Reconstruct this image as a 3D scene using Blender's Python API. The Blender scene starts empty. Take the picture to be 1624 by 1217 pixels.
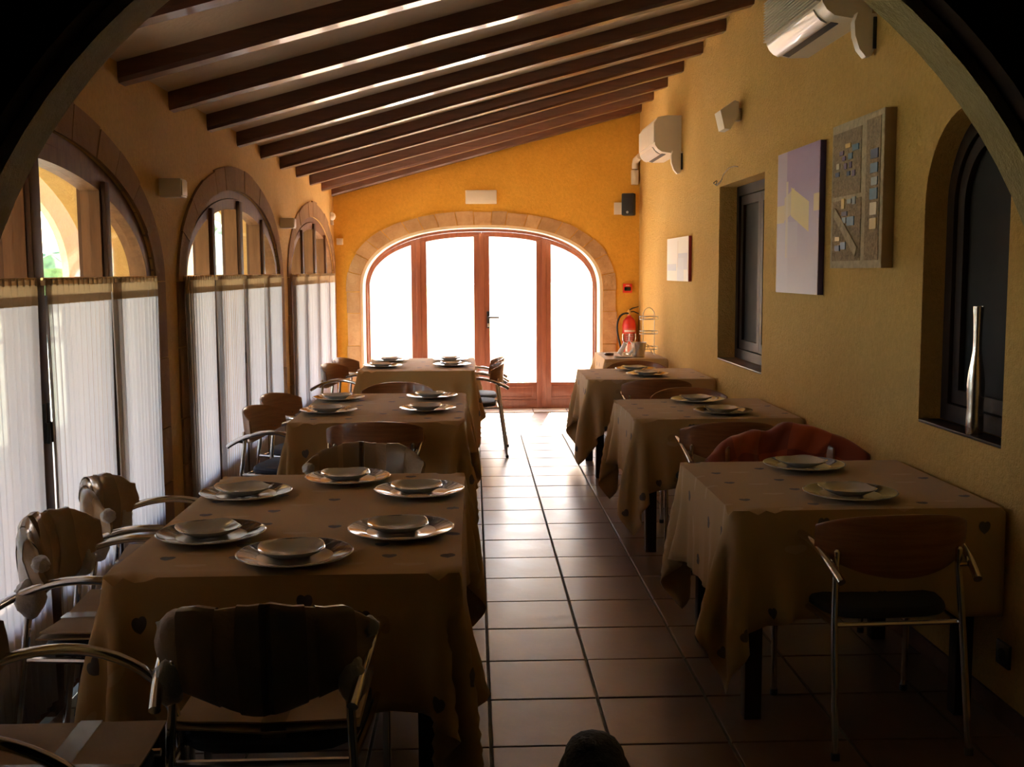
import bpy, bmesh, math, random
import numpy as np
from mathutils import Vector, Matrix
random.seed(7)
np.random.seed(7)
PI = math.pi
SC = bpy.context.scene
COL = SC.collection

# ------------------------------------------------------------------ camera
F_PX, PIT, YAW, ROLL, CAM_H = 1730.36, .1027145, .0349794, -.0056874, 1.57
cp, sp, cy_, sy_ = math.cos(PIT), math.sin(PIT), math.cos(YAW), math.sin(YAW)
Rv = Vector((cy_, -sy_, 0)); Uv = Vector((sp*sy_, sp*cy_, cp)); Fv = Vector((cp*sy_, cp*cy_, -sp))
c, s = math.cos(ROLL), math.sin(ROLL)
right = Rv*c + Uv*s
up = -Rv*s + Uv*c
cam_data = bpy.data.cameras.new('camera')
cam_data.sensor_width = 36; cam_data.sensor_fit = 'HORIZONTAL'
cam_data.lens = F_PX/1624*36
cam_data.clip_start = .02; cam_data.clip_end = 400
cam = bpy.data.objects.new('camera', cam_data); COL.objects.link(cam)
m3 = Matrix((right, up, -Fv)).transposed()
cam.matrix_world = Matrix.Translation((0, 0, CAM_H)) @ m3.to_4x4()
SC.camera = cam

# ------------------------------------------------------------------ world, sun, exposure
SUN_DIR = Vector((.14, 1.0, .93)).normalized()      # towards the sun
world = bpy.data.worlds.new('world'); SC.world = world; world.use_nodes = True
wn = world.node_tree; wn.nodes.clear()
sky = wn.nodes.new('ShaderNodeTexSky'); sky.sky_type = 'NISHITA'; sky.sun_disc = False
sky.sun_elevation = math.asin(SUN_DIR.z); sky.sun_rotation = math.atan2(SUN_DIR.x, SUN_DIR.y)
sky.altitude = 10; sky.air_density = 1.0; sky.dust_density = 2.0; sky.ozone_density = 1.0
bg = wn.nodes.new('ShaderNodeBackground'); bg.inputs['Strength'].default_value = .85
wo = wn.nodes.new('ShaderNodeOutputWorld')
wn.links.new(sky.outputs[0], bg.inputs[0]); wn.links.new(bg.outputs[0], wo.inputs[0])
sun_d = bpy.data.lights.new('sun', 'SUN'); sun_d.energy = 38; sun_d.angle = math.radians(.55); sun_d.color = (1, .96, .90)
sun = bpy.data.objects.new('sun', sun_d); COL.objects.link(sun)
sun.rotation_euler = SUN_DIR.to_track_quat('Z', 'Y').to_euler()
SC.view_settings.view_transform = 'Standard'; SC.view_settings.look = 'None'
SC.view_settings.gamma = 1; SC.view_settings.use_curve_mapping = False
SC.view_settings.exposure = 1.62

def portal(name, loc, rot, sx, sy):
    d = bpy.data.lights.new(name, 'AREA'); d.shape = 'RECTANGLE'; d.size = sx; d.size_y = sy
    d.cycles.is_portal = True
    o = bpy.data.objects.new(name, d); COL.objects.link(o); o.location = loc; o.rotation_euler = rot
XL, XR, YB = -1.51, 1.83, 12.04
WC = [3.84, 7.19, 10.53]                # centres of the left arched windows
for yc in WC:
    portal('window_portal', (XL-.33, yc, 1.1), (0, -PI/2, 0), 2.1, 2.9)
portal('door_portal', (.095, YB+.46, 1.05), (-PI/2, 0, 0), 2.8, 2.1)

# ------------------------------------------------------------------ materials
def new_mat(name):
    m = bpy.data.materials.new(name); m.use_nodes = True
    nt = m.node_tree; b = nt.nodes['Principled BSDF']
    return m, nt, b
def N(nt, t, **k):
    n = nt.nodes.new(t)
    for a, v in k.items():
        if a.startswith('i_'):
            n.inputs[a[2:]].default_value = v
        else: setattr(n, a, v)
    return n
def coords(nt, kind='Object'):
    return nt.nodes.new('ShaderNodeTexCoord').outputs[kind]
def mixc(nt, fac, a, b, mode='MIX'):
    n = nt.nodes.new('ShaderNodeMix'); n.data_type = 'RGBA'; n.blend_type = mode
    for sock, v in ((n.inputs[0], fac), (n.inputs[6], a), (n.inputs[7], b)):
        if hasattr(v, 'links') or isinstance(v, bpy.types.NodeSocket): nt.links.new(v, sock)
        elif isinstance(v, (int, float)): sock.default_value = v
        else: sock.default_value = (*v, 1) if len(v) == 3 else v
    return n.outputs[2]
def math_n(nt, op, a, b=None, c=None):
    n = nt.nodes.new('ShaderNodeMath'); n.operation = op
    for i, v in enumerate((a, b, c)):
        if v is None: continue
        if isinstance(v, bpy.types.NodeSocket): nt.links.new(v, n.inputs[i])
        else: n.inputs[i].default_value = v
    return n.outputs[0]
def ramp(nt, fac, lo, hi):
    n = nt.nodes.new('ShaderNodeMapRange'); n.inputs[1].default_value = lo; n.inputs[2].default_value = hi
    nt.links.new(fac, n.inputs[0]); return n.outputs[0]
def noise(nt, scale, detail=3, rough=.55, vec=None, stretch=None):
    n = nt.nodes.new('ShaderNodeTexNoise'); n.inputs['Scale'].default_value = scale
    n.inputs['Detail'].default_value = detail; n.inputs['Roughness'].default_value = rough
    v = vec if vec is not None else coords(nt)
    if stretch:
        mp = nt.nodes.new('ShaderNodeMapping'); mp.inputs['Scale'].default_value = stretch
        nt.links.new(v, mp.inputs['Vector']); v = mp.outputs[0]
    nt.links.new(v, n.inputs['Vector']); return n.outputs['Fac']
def bump(nt, b, h, strength=.3, dist=.01):
    n = nt.nodes.new('ShaderNodeBump'); n.inputs['Strength'].default_value = strength; n.inputs['Distance'].default_value = dist
    nt.links.new(h, n.inputs['Height']); nt.links.new(n.outputs[0], b.inputs['Normal'])

def plain(name, col, rough=.5, metal=0, var=.12, sc=6, coat=0, bmp=0, bsc=60, spec=.5):
    m, nt, b = new_mat(name)
    f = noise(nt, sc)
    dk = tuple(x*(1-var) for x in col); lt = tuple(min(1, x*(1+var)) for x in col)
    nt.links.new(mixc(nt, ramp(nt, f, .3, .7), dk, lt), b.inputs['Base Color'])
    b.inputs['Roughness'].default_value = rough; b.inputs['Metallic'].default_value = metal
    b.inputs['Coat Weight'].default_value = coat; b.inputs['Specular IOR Level'].default_value = spec
    if bmp: bump(nt, b, noise(nt, bsc, 4), bmp)
    return m
def stucco(name, c1, c2, bmp=.55):
    m, nt, b = new_mat(name)
    f1 = noise(nt, 1.3, 5, .6); f2 = noise(nt, 38, 5, .72)
    base = mixc(nt, ramp(nt, f1, .3, .7), c1, c2)
    sp_ = mixc(nt, ramp(nt, f2, .35, .7), (1, 1, 1), (.86, .84, .80))
    nt.links.new(mixc(nt, 1.0, base, sp_, 'MULTIPLY'), b.inputs['Base Color'])
    b.inputs['Roughness'].default_value = .85; b.inputs['Specular IOR Level'].default_value = .25
    bump(nt, b, f2, bmp, .022)
    return m
def wood(name, c1, c2, axis=(1, 12, 12), rough=.4, coat=.2, sc=3):
    m, nt, b = new_mat(name)
    f = noise(nt, sc, 6, .65, stretch=axis)
    nt.links.new(mixc(nt, ramp(nt, f, .3, .7), c1, c2), b.inputs['Base Color'])
    b.inputs['Roughness'].default_value = rough; b.inputs['Coat Weight'].default_value = coat
    bump(nt, b, f, .12, .004)
    return m
M = {}
M['wall_back'] = stucco('orange_yellow_plaster', (.78, .40, .045), (.86, .47, .07), .3)
M['wall_right'] = stucco('yellow_stucco', (.72, .43, .115), (.80, .51, .155), 1.0)
M['wall_left'] = stucco('ochre_stucco', (.66, .39, .11), (.76, .46, .15), .6)
M['arch_wall'] = stucco('olive_stucco', (.50, .38, .16), (.58, .45, .20), .6)
M['recess'] = stucco('recess_stucco', (.58, .36, .11), (.66, .42, .13), .5)
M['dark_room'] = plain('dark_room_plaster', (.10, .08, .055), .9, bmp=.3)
M['ceiling'] = plain('cream_ceiling_plaster', (.72, .55, .37), .85, var=.06, sc=3, bmp=.35, bsc=40)
M['beam'] = wood('dark_varnished_beam', (.085, .028, .014), (.16, .055, .028), (1, 12, 12), .3, .5)
M['door_wood'] = wood('red_brown_door_wood', (.23, .070, .036), (.33, .110, .056), (9, 9, 1), .38, .3)
M['window_wood'] = wood('brown_window_wood', (.17, .075, .03), (.27, .125, .05), (9, 9, 1), .55, .0)
M['post_wood'] = wood('dark_brown_post_wood', (.085, .038, .018), (.14, .065, .03), (9, 9, 1), .5, .0)
M['dark_wood'] = wood('almost_black_wood', (.022, .012, .008), (.045, .022, .014), (9, 9, 1), .5, .0)
M['black'] = plain('black_plastic', (.02, .02, .02), .45)
M['white_plastic'] = plain('cream_plastic', (.74, .66, .54), .35, var=.03)
M['white_box'] = plain('white_box_plastic', (.80, .72, .58), .5, var=.03)
M['chrome'] = plain('chrome', (.72, .70, .68), .14, 1, var=.04)
M['steel'] = plain('brushed_steel', (.62, .60, .58), .28, 1, var=.08, sc=30)
M['red'] = plain('red_paint', (.72, .03, .02), .3, coat=.4, var=.05)
M['brass'] = plain('brass', (.7, .48, .18), .3, 1)
M['grout'] = plain('grey_grout', (.17, .16, .14), .8, var=.2, sc=20)
M['skirting'] = plain('dark_skirting_tile', (.12, .05, .03), .3, var=.3)
M['seat_pad'] = plain('dark_blue_grey_upholstery', (.035, .038, .055), .7, bmp=.2, bsc=200)
M['seat_black'] = plain('black_upholstery', (.02, .018, .018), .75, bmp=.2, bsc=200)
M['paper'] = plain('wrapping_paper', (.34, .22, .12), .6, var=.18, sc=9, bmp=.6, bsc=25)
M['cardboard'] = plain('brown_cardboard', (.46, .31, .18), .8, var=.08, sc=8, bmp=.15, bsc=40)
M['tape'] = plain('brown_packing_tape', (.21, .135, .07), .3, var=.1, coat=.3)
M['bubble'] = plain('white_bubble_wrap', (.40, .35, .31), .3, var=.08, sc=40, bmp=.9, bsc=45)
M['blue_tape'] = plain('blue_film', (.12, .18, .6), .3)
M['fur'] = plain('black_fur', (.012, .011, .011), .75, var=.3, sc=60, bmp=.8, bsc=120)
M['silver_vase'] = plain('silver_vase_metal', (.78, .74, .70), .2, 1, var=.2, sc=12, bmp=.15, bsc=30)
M['exterior_white'] = plain('white_render', (.82, .80, .76), .9, var=.03, bmp=.2)
M['porch'] = stucco('porch_orange_render', (.60, .43, .25), (.68, .50, .30), .3)
M['porch_floor'] = plain('porch_paving', (.52, .42, .32), .8, var=.12)
M['leaf'] = plain('tree_foliage', (.10, .16, .045), .8, var=.45, sc=5, bmp=.6, bsc=8)
M['leaf2'] = plain('pine_foliage', (.06, .11, .04), .8, var=.4, sc=5, bmp=.6, bsc=8)
M['hill'] = plain('hill_scrub', (.26, .27, .17), .9, var=.35, sc=.4)
M['bark'] = plain('tree_bark', (.14, .09, .06), .9)
M['window_stone'] = plain('pinkish_window_surround', (.55, .40, .30), .8)
M['dark_panel'] = plain('dark_shutter_panel', (.014, .011, .009), .65, var=.3, spec=.2)
M['night_glass'] = plain('dark_pane', (.012, .012, .014), .08, var=.05)
M['napkin'] = plain('white_napkin', (.82, .80, .80), .8, var=.04)

# stone, with a shade of its own for every block
for _k in ('dark_wood', 'post_wood', 'window_wood'): M[_k].node_tree.nodes['Principled BSDF'].inputs['Specular IOR Level'].default_value = .18
def stone_mat(name, c1, c2):
    m, nt, b = new_mat(name)
    oi = nt.nodes.new('ShaderNodeObjectInfo')
    f = noise(nt, 7, 6, .65)
    base = mixc(nt, ramp(nt, f, .25, .75), c1, c2)
    v = nt.nodes.new('ShaderNodeMapRange'); v.inputs[3].default_value = .84; v.inputs[4].default_value = 1.12
    nt.links.new(oi.outputs['Random'], v.inputs[0])
    hs = nt.nodes.new('ShaderNodeHueSaturation'); nt.links.new(v.outputs[0], hs.inputs['Value']); nt.links.new(base, hs.inputs['Color'])
    nt.links.new(hs.outputs[0], b.inputs['Base Color'])
    b.inputs['Roughness'].default_value = .9; b.inputs['Specular IOR Level'].default_value = .15
    bump(nt, b, noise(nt, 26, 6, .7), .7, .015)
    return m
M['bead'] = plain('cream_plaster_reveal', (.78, .66, .46), .8, var=.05)
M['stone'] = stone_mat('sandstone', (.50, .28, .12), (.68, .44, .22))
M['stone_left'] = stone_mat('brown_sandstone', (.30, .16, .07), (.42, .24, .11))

# terracotta tiles, a shade of their own for every tile
m, nt, b = new_mat('terracotta_tile')
oi = nt.nodes.new('ShaderNodeObjectInfo')
f = noise(nt, 5, 6, .6); f2 = noise(nt, 1.1, 3)
base = mixc(nt, ramp(nt, f, .3, .72), (.125, .070, .046), (.225, .130, .088))
base = mixc(nt, math_n(nt, 'MULTIPLY', oi.outputs['Random'], .5), base, (.20, .13, .09))
nt.links.new(base, b.inputs['Base Color'])
nt.links.new(math_n(nt, 'MULTIPLY_ADD', f, .22, .20), b.inputs['Roughness'])
b.inputs['Specular IOR Level'].default_value = .85
bump(nt, b, noise(nt, 9, 4), .10, .01)
M['tile'] = m

# tablecloth: woven ochre cloth with printed dark leaves and pale dashes (UV in metres)
def cloth_mat(name, base_c, dark, pale, scale, dark_share):
    m, nt, b = new_mat(name)
    uv = coords(nt, 'UV')
    def motif(off, sx, sy, r, share):
        mp = N(nt, 'ShaderNodeMapping'); mp.inputs['Scale'].default_value = (1/scale,)*3; mp.inputs['Location'].default_value = (*off, 0)
        nt.links.new(uv, mp.inputs[0])
        vo = N(nt, 'ShaderNodeTexVoronoi', voronoi_dimensions='2D', feature='F1'); vo.inputs['Scale'].default_value = 1; vo.inputs['Randomness'].default_value = .55
        nt.links.new(mp.outputs[0], vo.inputs['Vector'])
        sb = N(nt, 'ShaderNodeVectorMath', operation='SUBTRACT'); nt.links.new(mp.outputs[0], sb.inputs[0]); nt.links.new(vo.outputs['Position'], sb.inputs[1])
        se = N(nt, 'ShaderNodeSeparateXYZ'); nt.links.new(sb.outputs[0], se.inputs[0])
        x = math_n(nt, 'MULTIPLY', se.outputs[0], 1/(r*sx)); y = math_n(nt, 'MULTIPLY', se.outputs[1], 1/(r*sy))
        x2 = math_n(nt, 'MULTIPLY', x, x); y2 = math_n(nt, 'MULTIPLY', y, y)
        e = math_n(nt, 'SUBTRACT', math_n(nt, 'ADD', x2, y2), 1.0)
        e3 = math_n(nt, 'MULTIPLY', math_n(nt, 'MULTIPLY', e, e), e)
        h = math_n(nt, 'SUBTRACT', e3, math_n(nt, 'MULTIPLY', x2, math_n(nt, 'MULTIPLY', y2, y)))
        on = math_n(nt, 'LESS_THAN', h, 0.0)
        sc_ = N(nt, 'ShaderNodeSeparateColor'); nt.links.new(vo.outputs['Color'], sc_.inputs[0])
        return math_n(nt, 'MULTIPLY', on, math_n(nt, 'LESS_THAN', sc_.outputs[0], share))
    wv = noise(nt, 420, 2, vec=uv); big = noise(nt, 4, 3, vec=uv)
    col = mixc(nt, ramp(nt, big, .3, .7), tuple(x*.95 for x in base_c), base_c)
    col = mixc(nt, math_n(nt, 'MULTIPLY', motif((.5, .37), 1.5, .55, .12, .6), .55), col, pale)
    col = mixc(nt, math_n(nt, 'MULTIPLY', motif((0, 0), 1.0, 1.0, .088, dark_share), .85), col, dark)
    nt.links.new(col, b.inputs['Base Color'])
    b.inputs['Roughness'].default_value = .75; b.inputs['Specular IOR Level'].default_value = .3
    b.inputs['Sheen Weight'].default_value = .15
    bump(nt, b, wv, .15, .002)
    tr = N(nt, 'ShaderNodeBsdfTranslucent'); nt.links.new(col, tr.inputs['Color'])
    mx = N(nt, 'ShaderNodeMixShader'); mx.inputs[0].default_value = .14
    out = nt.nodes['Material Output']
    nt.links.new(b.outputs[0], mx.inputs[1]); nt.links.new(tr.outputs[0], mx.inputs[2]); nt.links.new(mx.outputs[0], out.inputs[0])
    return m
M['cloth'] = cloth_mat('ochre_tablecloth', (.58, .34, .12), (.075, .075, .085), (.66, .46, .24), .215, .62)
M['cloth_r'] = cloth_mat('beige_tablecloth', (.60, .40, .19), (.085, .09, .11), (.74, .58, .36), .20, .55)
def shawl_mat():
    m, nt, b = new_mat('red_checked_blanket')
    uv = coords(nt, 'UV')
    ch = N(nt, 'ShaderNodeTexChecker'); ch.inputs['Scale'].default_value = 7
    nt.links.new(uv, ch.inputs[0])
    c1 = mixc(nt, noise(nt, 3, vec=uv), (.58, .13, .04), (.24, .035, .02))
    nt.links.new(mixc(nt, math_n(nt, 'MULTIPLY', ch.outputs['Fac'], .55), c1, (.14, .025, .02)), b.inputs['Base Color'])
    b.inputs['Roughness'].default_value = .9; b.inputs['Sheen Weight'].default_value = .3
    return m
M['blanket'] = shawl_mat()

# translucent curtain cloth
def curtain_mat(name, col, transl, transp, pleat_shade=False):
    m, nt, b = new_mat(name)
    out = nt.nodes['Material Output']
    f = noise(nt, 260, 2)
    nt.links.new(mixc(nt, f, tuple(x*.93 for x in col), col), b.inputs['Base Color']); b.inputs['Roughness'].default_value = .9
    tr = N(nt, 'ShaderNodeBsdfTranslucent'); tr.inputs[0].default_value = (*col, 1)
    if pleat_shade:                          # darker overlaps of the stitched pleats, painted in as thin brown lines
        se = N(nt, 'ShaderNodeSeparateXYZ'); nt.links.new(coords(nt, 'UV'), se.inputs[0])
        fr0 = math_n(nt, 'FRACT', math_n(nt, 'MULTIPLY', se.outputs[0], 1/.054))
        on = math_n(nt, 'LESS_THAN', fr0, .075)
        cc = mixc(nt, math_n(nt, 'MULTIPLY', on, .75), mixc(nt, f, tuple(x*.95 for x in col), col), (.30, .17, .10))
        nt.links.new(cc, b.inputs['Base Color']); nt.links.new(cc, tr.inputs[0])
    tp = N(nt, 'ShaderNodeBsdfTransparent')
    m1 = N(nt, 'ShaderNodeMixShader'); m1.inputs[0].default_value = transl
    m2 = N(nt, 'ShaderNodeMixShader'); m2.inputs[0].default_value = transp
    nt.links.new(b.outputs[0], m1.inputs[1]); nt.links.new(tr.outputs[0], m1.inputs[2])
    nt.links.new(m1.outputs[0], m2.inputs[1]); nt.links.new(tp.outputs[0], m2.inputs[2]); nt.links.new(m2.outputs[0], out.inputs[0])
    return m
M['curtain'] = curtain_mat('sheer_white_curtain', (.45, .405, .41), .56, .04, True)
M['heading'] = curtain_mat('beige_curtain_heading', (.46, .30, .16), .30, .0)

# window glass: lets light straight through, reflects at grazing angles
m, nt, b = new_mat('window_glass'); nt.nodes.remove(b)
tp = N(nt, 'ShaderNodeBsdfTransparent'); tp.inputs[0].default_value = (.97, .98, .98, 1)
gl = N(nt, 'ShaderNodeBsdfGlossy'); gl.inputs['Roughness'].default_value = .02
fr = N(nt, 'ShaderNodeLayerWeight'); fr.inputs[0].default_value = .5
fac_ = math_n(nt, 'MULTIPLY_ADD', math_n(nt, 'POWER', fr.outputs['Facing'], 5), .55, .03)
mx = N(nt, 'ShaderNodeMixShader'); nt.links.new(fac_, mx.inputs[0]); nt.links.new(tp.outputs[0], mx.inputs[1]); nt.links.new(gl.outputs[0], mx.inputs[2])
nt.links.new(mx.outputs[0], nt.nodes['Material Output'].inputs[0])
M['glass'] = m
m, nt, b = new_mat('drinking_glass'); b.inputs['Transmission Weight'].default_value = 1; b.inputs['Roughness'].default_value = .02; b.inputs['IOR'].default_value = 1.3
M['wine_glass'] = m

# chair back veneer
M['veneer'] = wood('brown_bent_veneer', (.20, .075, .028), (.34, .14, .055), (1, 1, 14), .28, .4, 4)

# charger plate: pale centre, dark printed rim with radial brush marks, pale lip
def radial(nt):
    se = N(nt, 'ShaderNodeSeparateXYZ'); nt.links.new(coords(nt), se.inputs[0])
    r = math_n(nt, 'SQRT', math_n(nt, 'ADD', math_n(nt, 'MULTIPLY', se.outputs[0], se.outputs[0]), math_n(nt, 'MULTIPLY', se.outputs[1], se.outputs[1])))
    a = math_n(nt, 'ARCTAN2', se.outputs[1], se.outputs[0])
    return r, a
m, nt, b = new_mat('charger_glaze')
r, a = radial(nt)
cb = N(nt, 'ShaderNodeCombineXYZ'); nt.links.new(math_n(nt, 'MULTIPLY', a, 5), cb.inputs[0]); nt.links.new(math_n(nt, 'MULTIPLY', r, 14), cb.inputs[1])
nz = noise(nt, 2.2, 3, vec=cb.outputs[0])
rimc = mixc(nt, ramp(nt, nz, .55, .72), (.03, .03, .045), (.30, .28, .27))
ison = math_n(nt, 'MULTIPLY', math_n(nt, 'GREATER_THAN', r, .108), math_n(nt, 'LESS_THAN', r, .160))
nt.links.new(mixc(nt, ison, (.58, .54, .48), rimc), b.inputs['Base Color'])
b.inputs['Roughness'].default_value = .12; b.inputs['Coat Weight'].default_value = .6
M['charger'] = m
M['side_plate'] = plain('cream_glazed_plate', (.52, .48, .43), .08, var=.03, coat=1)

# flat-colour rectangles painted in a plane of a thing's own coordinates
def painting_mat(name, base, rects, vary=.06, ax=(1, 2)):
    m, nt, b = new_mat(name)
    se = N(nt, 'ShaderNodeSeparateXYZ'); nt.links.new(coords(nt), se.inputs[0])
    U, V = se.outputs[ax[0]], se.outputs[ax[1]]
    nz = noise(nt, 3, 4)
    col = mixc(nt, ramp(nt, nz, .3, .7), tuple(x*(1-vary) for x in base[0]), base[0])
    if len(base) > 1: col = mixc(nt, ramp(nt, V, base[2], base[3]), base[1], col)
    for (u0, u1, v0, v1, sl, cc, al) in rects:
        vv = math_n(nt, 'SUBTRACT', V, math_n(nt, 'MULTIPLY', U, sl)) if sl else V
        w = math_n(nt, 'MULTIPLY', math_n(nt, 'MULTIPLY', math_n(nt, 'GREATER_THAN', U, u0), math_n(nt, 'LESS_THAN', U, u1)),
                   math_n(nt, 'MULTIPLY', math_n(nt, 'GREATER_THAN', vv, v0), math_n(nt, 'LESS_THAN', vv, v1)))
        col = mixc(nt, math_n(nt, 'MULTIPLY', w, al), col, cc)
    nt.links.new(col, b.inputs['Base Color']); b.inputs['Roughness'].default_value = .55
    bump(nt, b, noise(nt, 90, 3), .12, .003)
    return m

# ------------------------------------------------------------------ mesh helpers
class MB:
    def __init__(self): self.v = []; self.f = []
    def add(self, vs, fs):
        o = len(self.v); self.v += [tuple(x) for x in vs]; self.f += [tuple(i+o for i in f) for f in fs]; return self
    def box(self, x0, x1, y0, y1, z0, z1, T=None):
        vs = [Vector((x, y, z)) for z in (z0, z1) for y in (y0, y1) for x in (x0, x1)]
        if T: vs = [T @ v for v in vs]
        return self.add(vs, [(0, 2, 3, 1), (4, 5, 7, 6), (0, 1, 5, 4), (2, 6, 7, 3), (0, 4, 6, 2), (1, 3, 7, 5)])
    def bevbox(self, x0, x1, y0, y1, z0, z1, r=.005, T=None):
        bm = bmesh.new(); bmesh.ops.create_cube(bm, size=1)
        for v in bm.verts: v.co = Vector(((x0+x1)/2+v.co.x*(x1-x0), (y0+y1)/2+v.co.y*(y1-y0), (z0+z1)/2+v.co.z*(z1-z0)))
        bmesh.ops.bevel(bm, geom=bm.edges[:]+bm.verts[:], offset=r, segments=2, profile=.6, affect='EDGES')
        bm.verts.index_update()
        vs = [(T @ v.co) if T else v.co.copy() for v in bm.verts]; fs = [[v.index for v in f.verts] for f in bm.faces]
        bm.free(); return self.add(vs, fs)
    def tube(self, path, r, n=10, caps=True, flat=1.0):
        P = [Vector(p) for p in path]; k = len(P); vs = []; fs = []
        t0 = (P[1]-P[0]).normalized(); ref = Vector((0, 0, 1)) if abs(t0.z) < .9 else Vector((1, 0, 0))
        nrm = (ref - t0*ref.dot(t0)).normalized()
        for i in range(k):
            t = (P[min(i+1, k-1)]-P[max(i-1, 0)]).normalized()
            nrm = (nrm - t*nrm.dot(t)).normalized(); bn = t.cross(nrm)
            rr = r[i] if isinstance(r, (list, tuple)) else r
            for j in range(n):
                a = 2*PI*j/n; vs.append(P[i]+nrm*math.cos(a)*rr*flat+bn*math.sin(a)*rr)
        for i in range(k-1):
            for j in range(n):
                fs.append((i*n+j, i*n+(j+1) % n, (i+1)*n+(j+1) % n, (i+1)*n+j))
        if caps: fs.append(tuple(range(n-1, -1, -1))); fs.append(tuple((k-1)*n+j for j in range(n)))
        return self.add(vs, fs)
    def lathe(self, prof, n=24, T=None, sq=0):
        vs = []; fs = []; k = len(prof)
        for (r, z) in prof:
            for j in range(n):
                a = 2*PI*j/n; q = 1.0
                if sq: q = 1+sq*(abs(math.cos(2*a+PI/2))**1.2)*.12
                vs.append(Vector((r*q*math.cos(a), r*q*math.sin(a), z)))
        if T: vs = [T @ v for v in vs]
        for i in range(k-1):
            for j in range(n): fs.append((i*n+j, i*n+(j+1) % n, (i+1)*n+(j+1) % n, (i+1)*n+j))
        if prof[0][0] > 1e-5: fs.append(tuple(range(n-1, -1, -1)))
        if prof[-1][0] > 1e-5: fs.append(tuple((k-1)*n+j for j in range(n)))
        return self.add(vs, fs)
    def prism(self, poly, mp, w0, w1):
        n = len(poly); vs = [mp(u, v, w0) for u, v in poly]+[mp(u, v, w1) for u, v in poly]
        fs = [tuple(range(n)), tuple(range(2*n-1, n-1, -1))]+[(i, (i+1) % n, n+(i+1) % n, n+i) for i in range(n)]
        return self.add(vs, fs)
    def ring(self, outer, inner, mp, w0, w1, closed=True):
        n = len(outer); vs = []
        for w in (w0, w1):
            vs += [mp(u, v, w) for u, v in outer]+[mp(u, v, w) for u, v in inner]
        fs = []; R = range(n) if closed else range(n-1)
        for i in R:
            j = (i+1) % n
            fs += [(i, j, n+j, n+i), (2*n+i, 3*n+i, 3*n+j, 2*n+j), (i, 2*n+i, 2*n+j, j), (n+i, n+j, 3*n+j, 3*n+i)]
        if not closed:
            fs += [(0, n, 3*n, 2*n), (n-1, 3*n-1, 4*n-1, 2*n-1)]
        return self.add(vs, fs)
    def grid(self, nu, nv, fn, closed_u=False):
        vs = [fn(i/(nu if closed_u else nu-1), j/(nv-1)) for j in range(nv) for i in range(nu)]; fs = []
        for j in range(nv-1):
            for i in range(nu if closed_u else nu-1):
                i2 = (i+1) % nu
                fs.append((j*nu+i, j*nu+i2, (j+1)*nu+i2, (j+1)*nu+i))
        return self.add(vs, fs)
    def build(self, name, mat, parent=None, world=False, smooth=38, label=None, uv=None):
        me = bpy.data.meshes.new(name); V_ = self.v
        if world and parent is not None:
            o_ = parent.location + (parent.parent.location if parent.parent else Vector()); V_ = [(x[0]-o_.x, x[1]-o_.y, x[2]-o_.z) for x in V_]
        me.from_pydata(V_, [], self.f); me.update()
        bm = bmesh.new(); bm.from_mesh(me); bmesh.ops.recalc_face_normals(bm, faces=bm.faces[:]); bm.to_mesh(me); bm.free()
        if smooth:
            me.polygons.foreach_set('use_smooth', [True]*len(me.polygons)); me.set_sharp_from_angle(angle=math.radians(smooth))
        me.materials.append(M[mat] if isinstance(mat, str) else mat)
        o = bpy.data.objects.new(name, me); COL.objects.link(o)
        if parent is not None: o.parent = parent
        if label: o['label'] = label
        return o
def tag(o, label=None, cat=None, group=None, kind=None):
    if label: o['label'] = label
    if cat: o['category'] = cat
    if group: o['group'] = group
    if kind: o['kind'] = kind
    return o
def thing(name, label, cat, loc=(0, 0, 0), rz=0, group=None):
    o = bpy.data.objects.new(name, None); COL.objects.link(o); o.empty_display_size = .1
    o.location = loc; o.rotation_euler = (0, 0, rz); return tag(o, label, cat, group)
def children(o): return [x for x in list(o.children)]
def copy_tree(root, loc, rz, label, group=None, name=None):
    kids = KIDS[root.name]
    r = root.copy(); COL.objects.link(r); r.location = loc; r.rotation_euler = (0, 0, rz); r['label'] = label
    if group: r['group'] = group
    for ch, subs in kids:
        cc = ch.copy(); COL.objects.link(cc); cc.parent = r
        for g in subs:
            d = g.copy(); COL.objects.link(d); d.parent = cc
    return r
KIDS = {}
def register(root):
    KIDS[root.name] = [(ch, [g for g in bpy.data.objects if g.parent == ch]) for ch in bpy.data.objects if ch.parent == root]
mpX = lambda u, v, w: (w, u, v)          # plane across X: u runs along Y
mpY = lambda u, v, w: (u, w, v)          # plane across Y: u runs along X
def arc(a, b, zs, u0, u1, n=28, e=2.0, t0=None):
    """points of the arch z = zs + b*(1-|u/a|^e)^(1/e), left to right, denser at the haunches"""
    A0 = math.acos(max(-1, min(1, u0/a))); A1 = math.acos(max(-1, min(1, u1/a))); P = []
    for i in range(n+1):
        t = A0+(A1-A0)*i/n; u = a*math.cos(t)
        if i == 0: u = u0
        if i == n: u = u1
        k = max(0, 1-abs(u/a)**e)**(1/e); P.append((u, zs+b*k))
    return P

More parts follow.
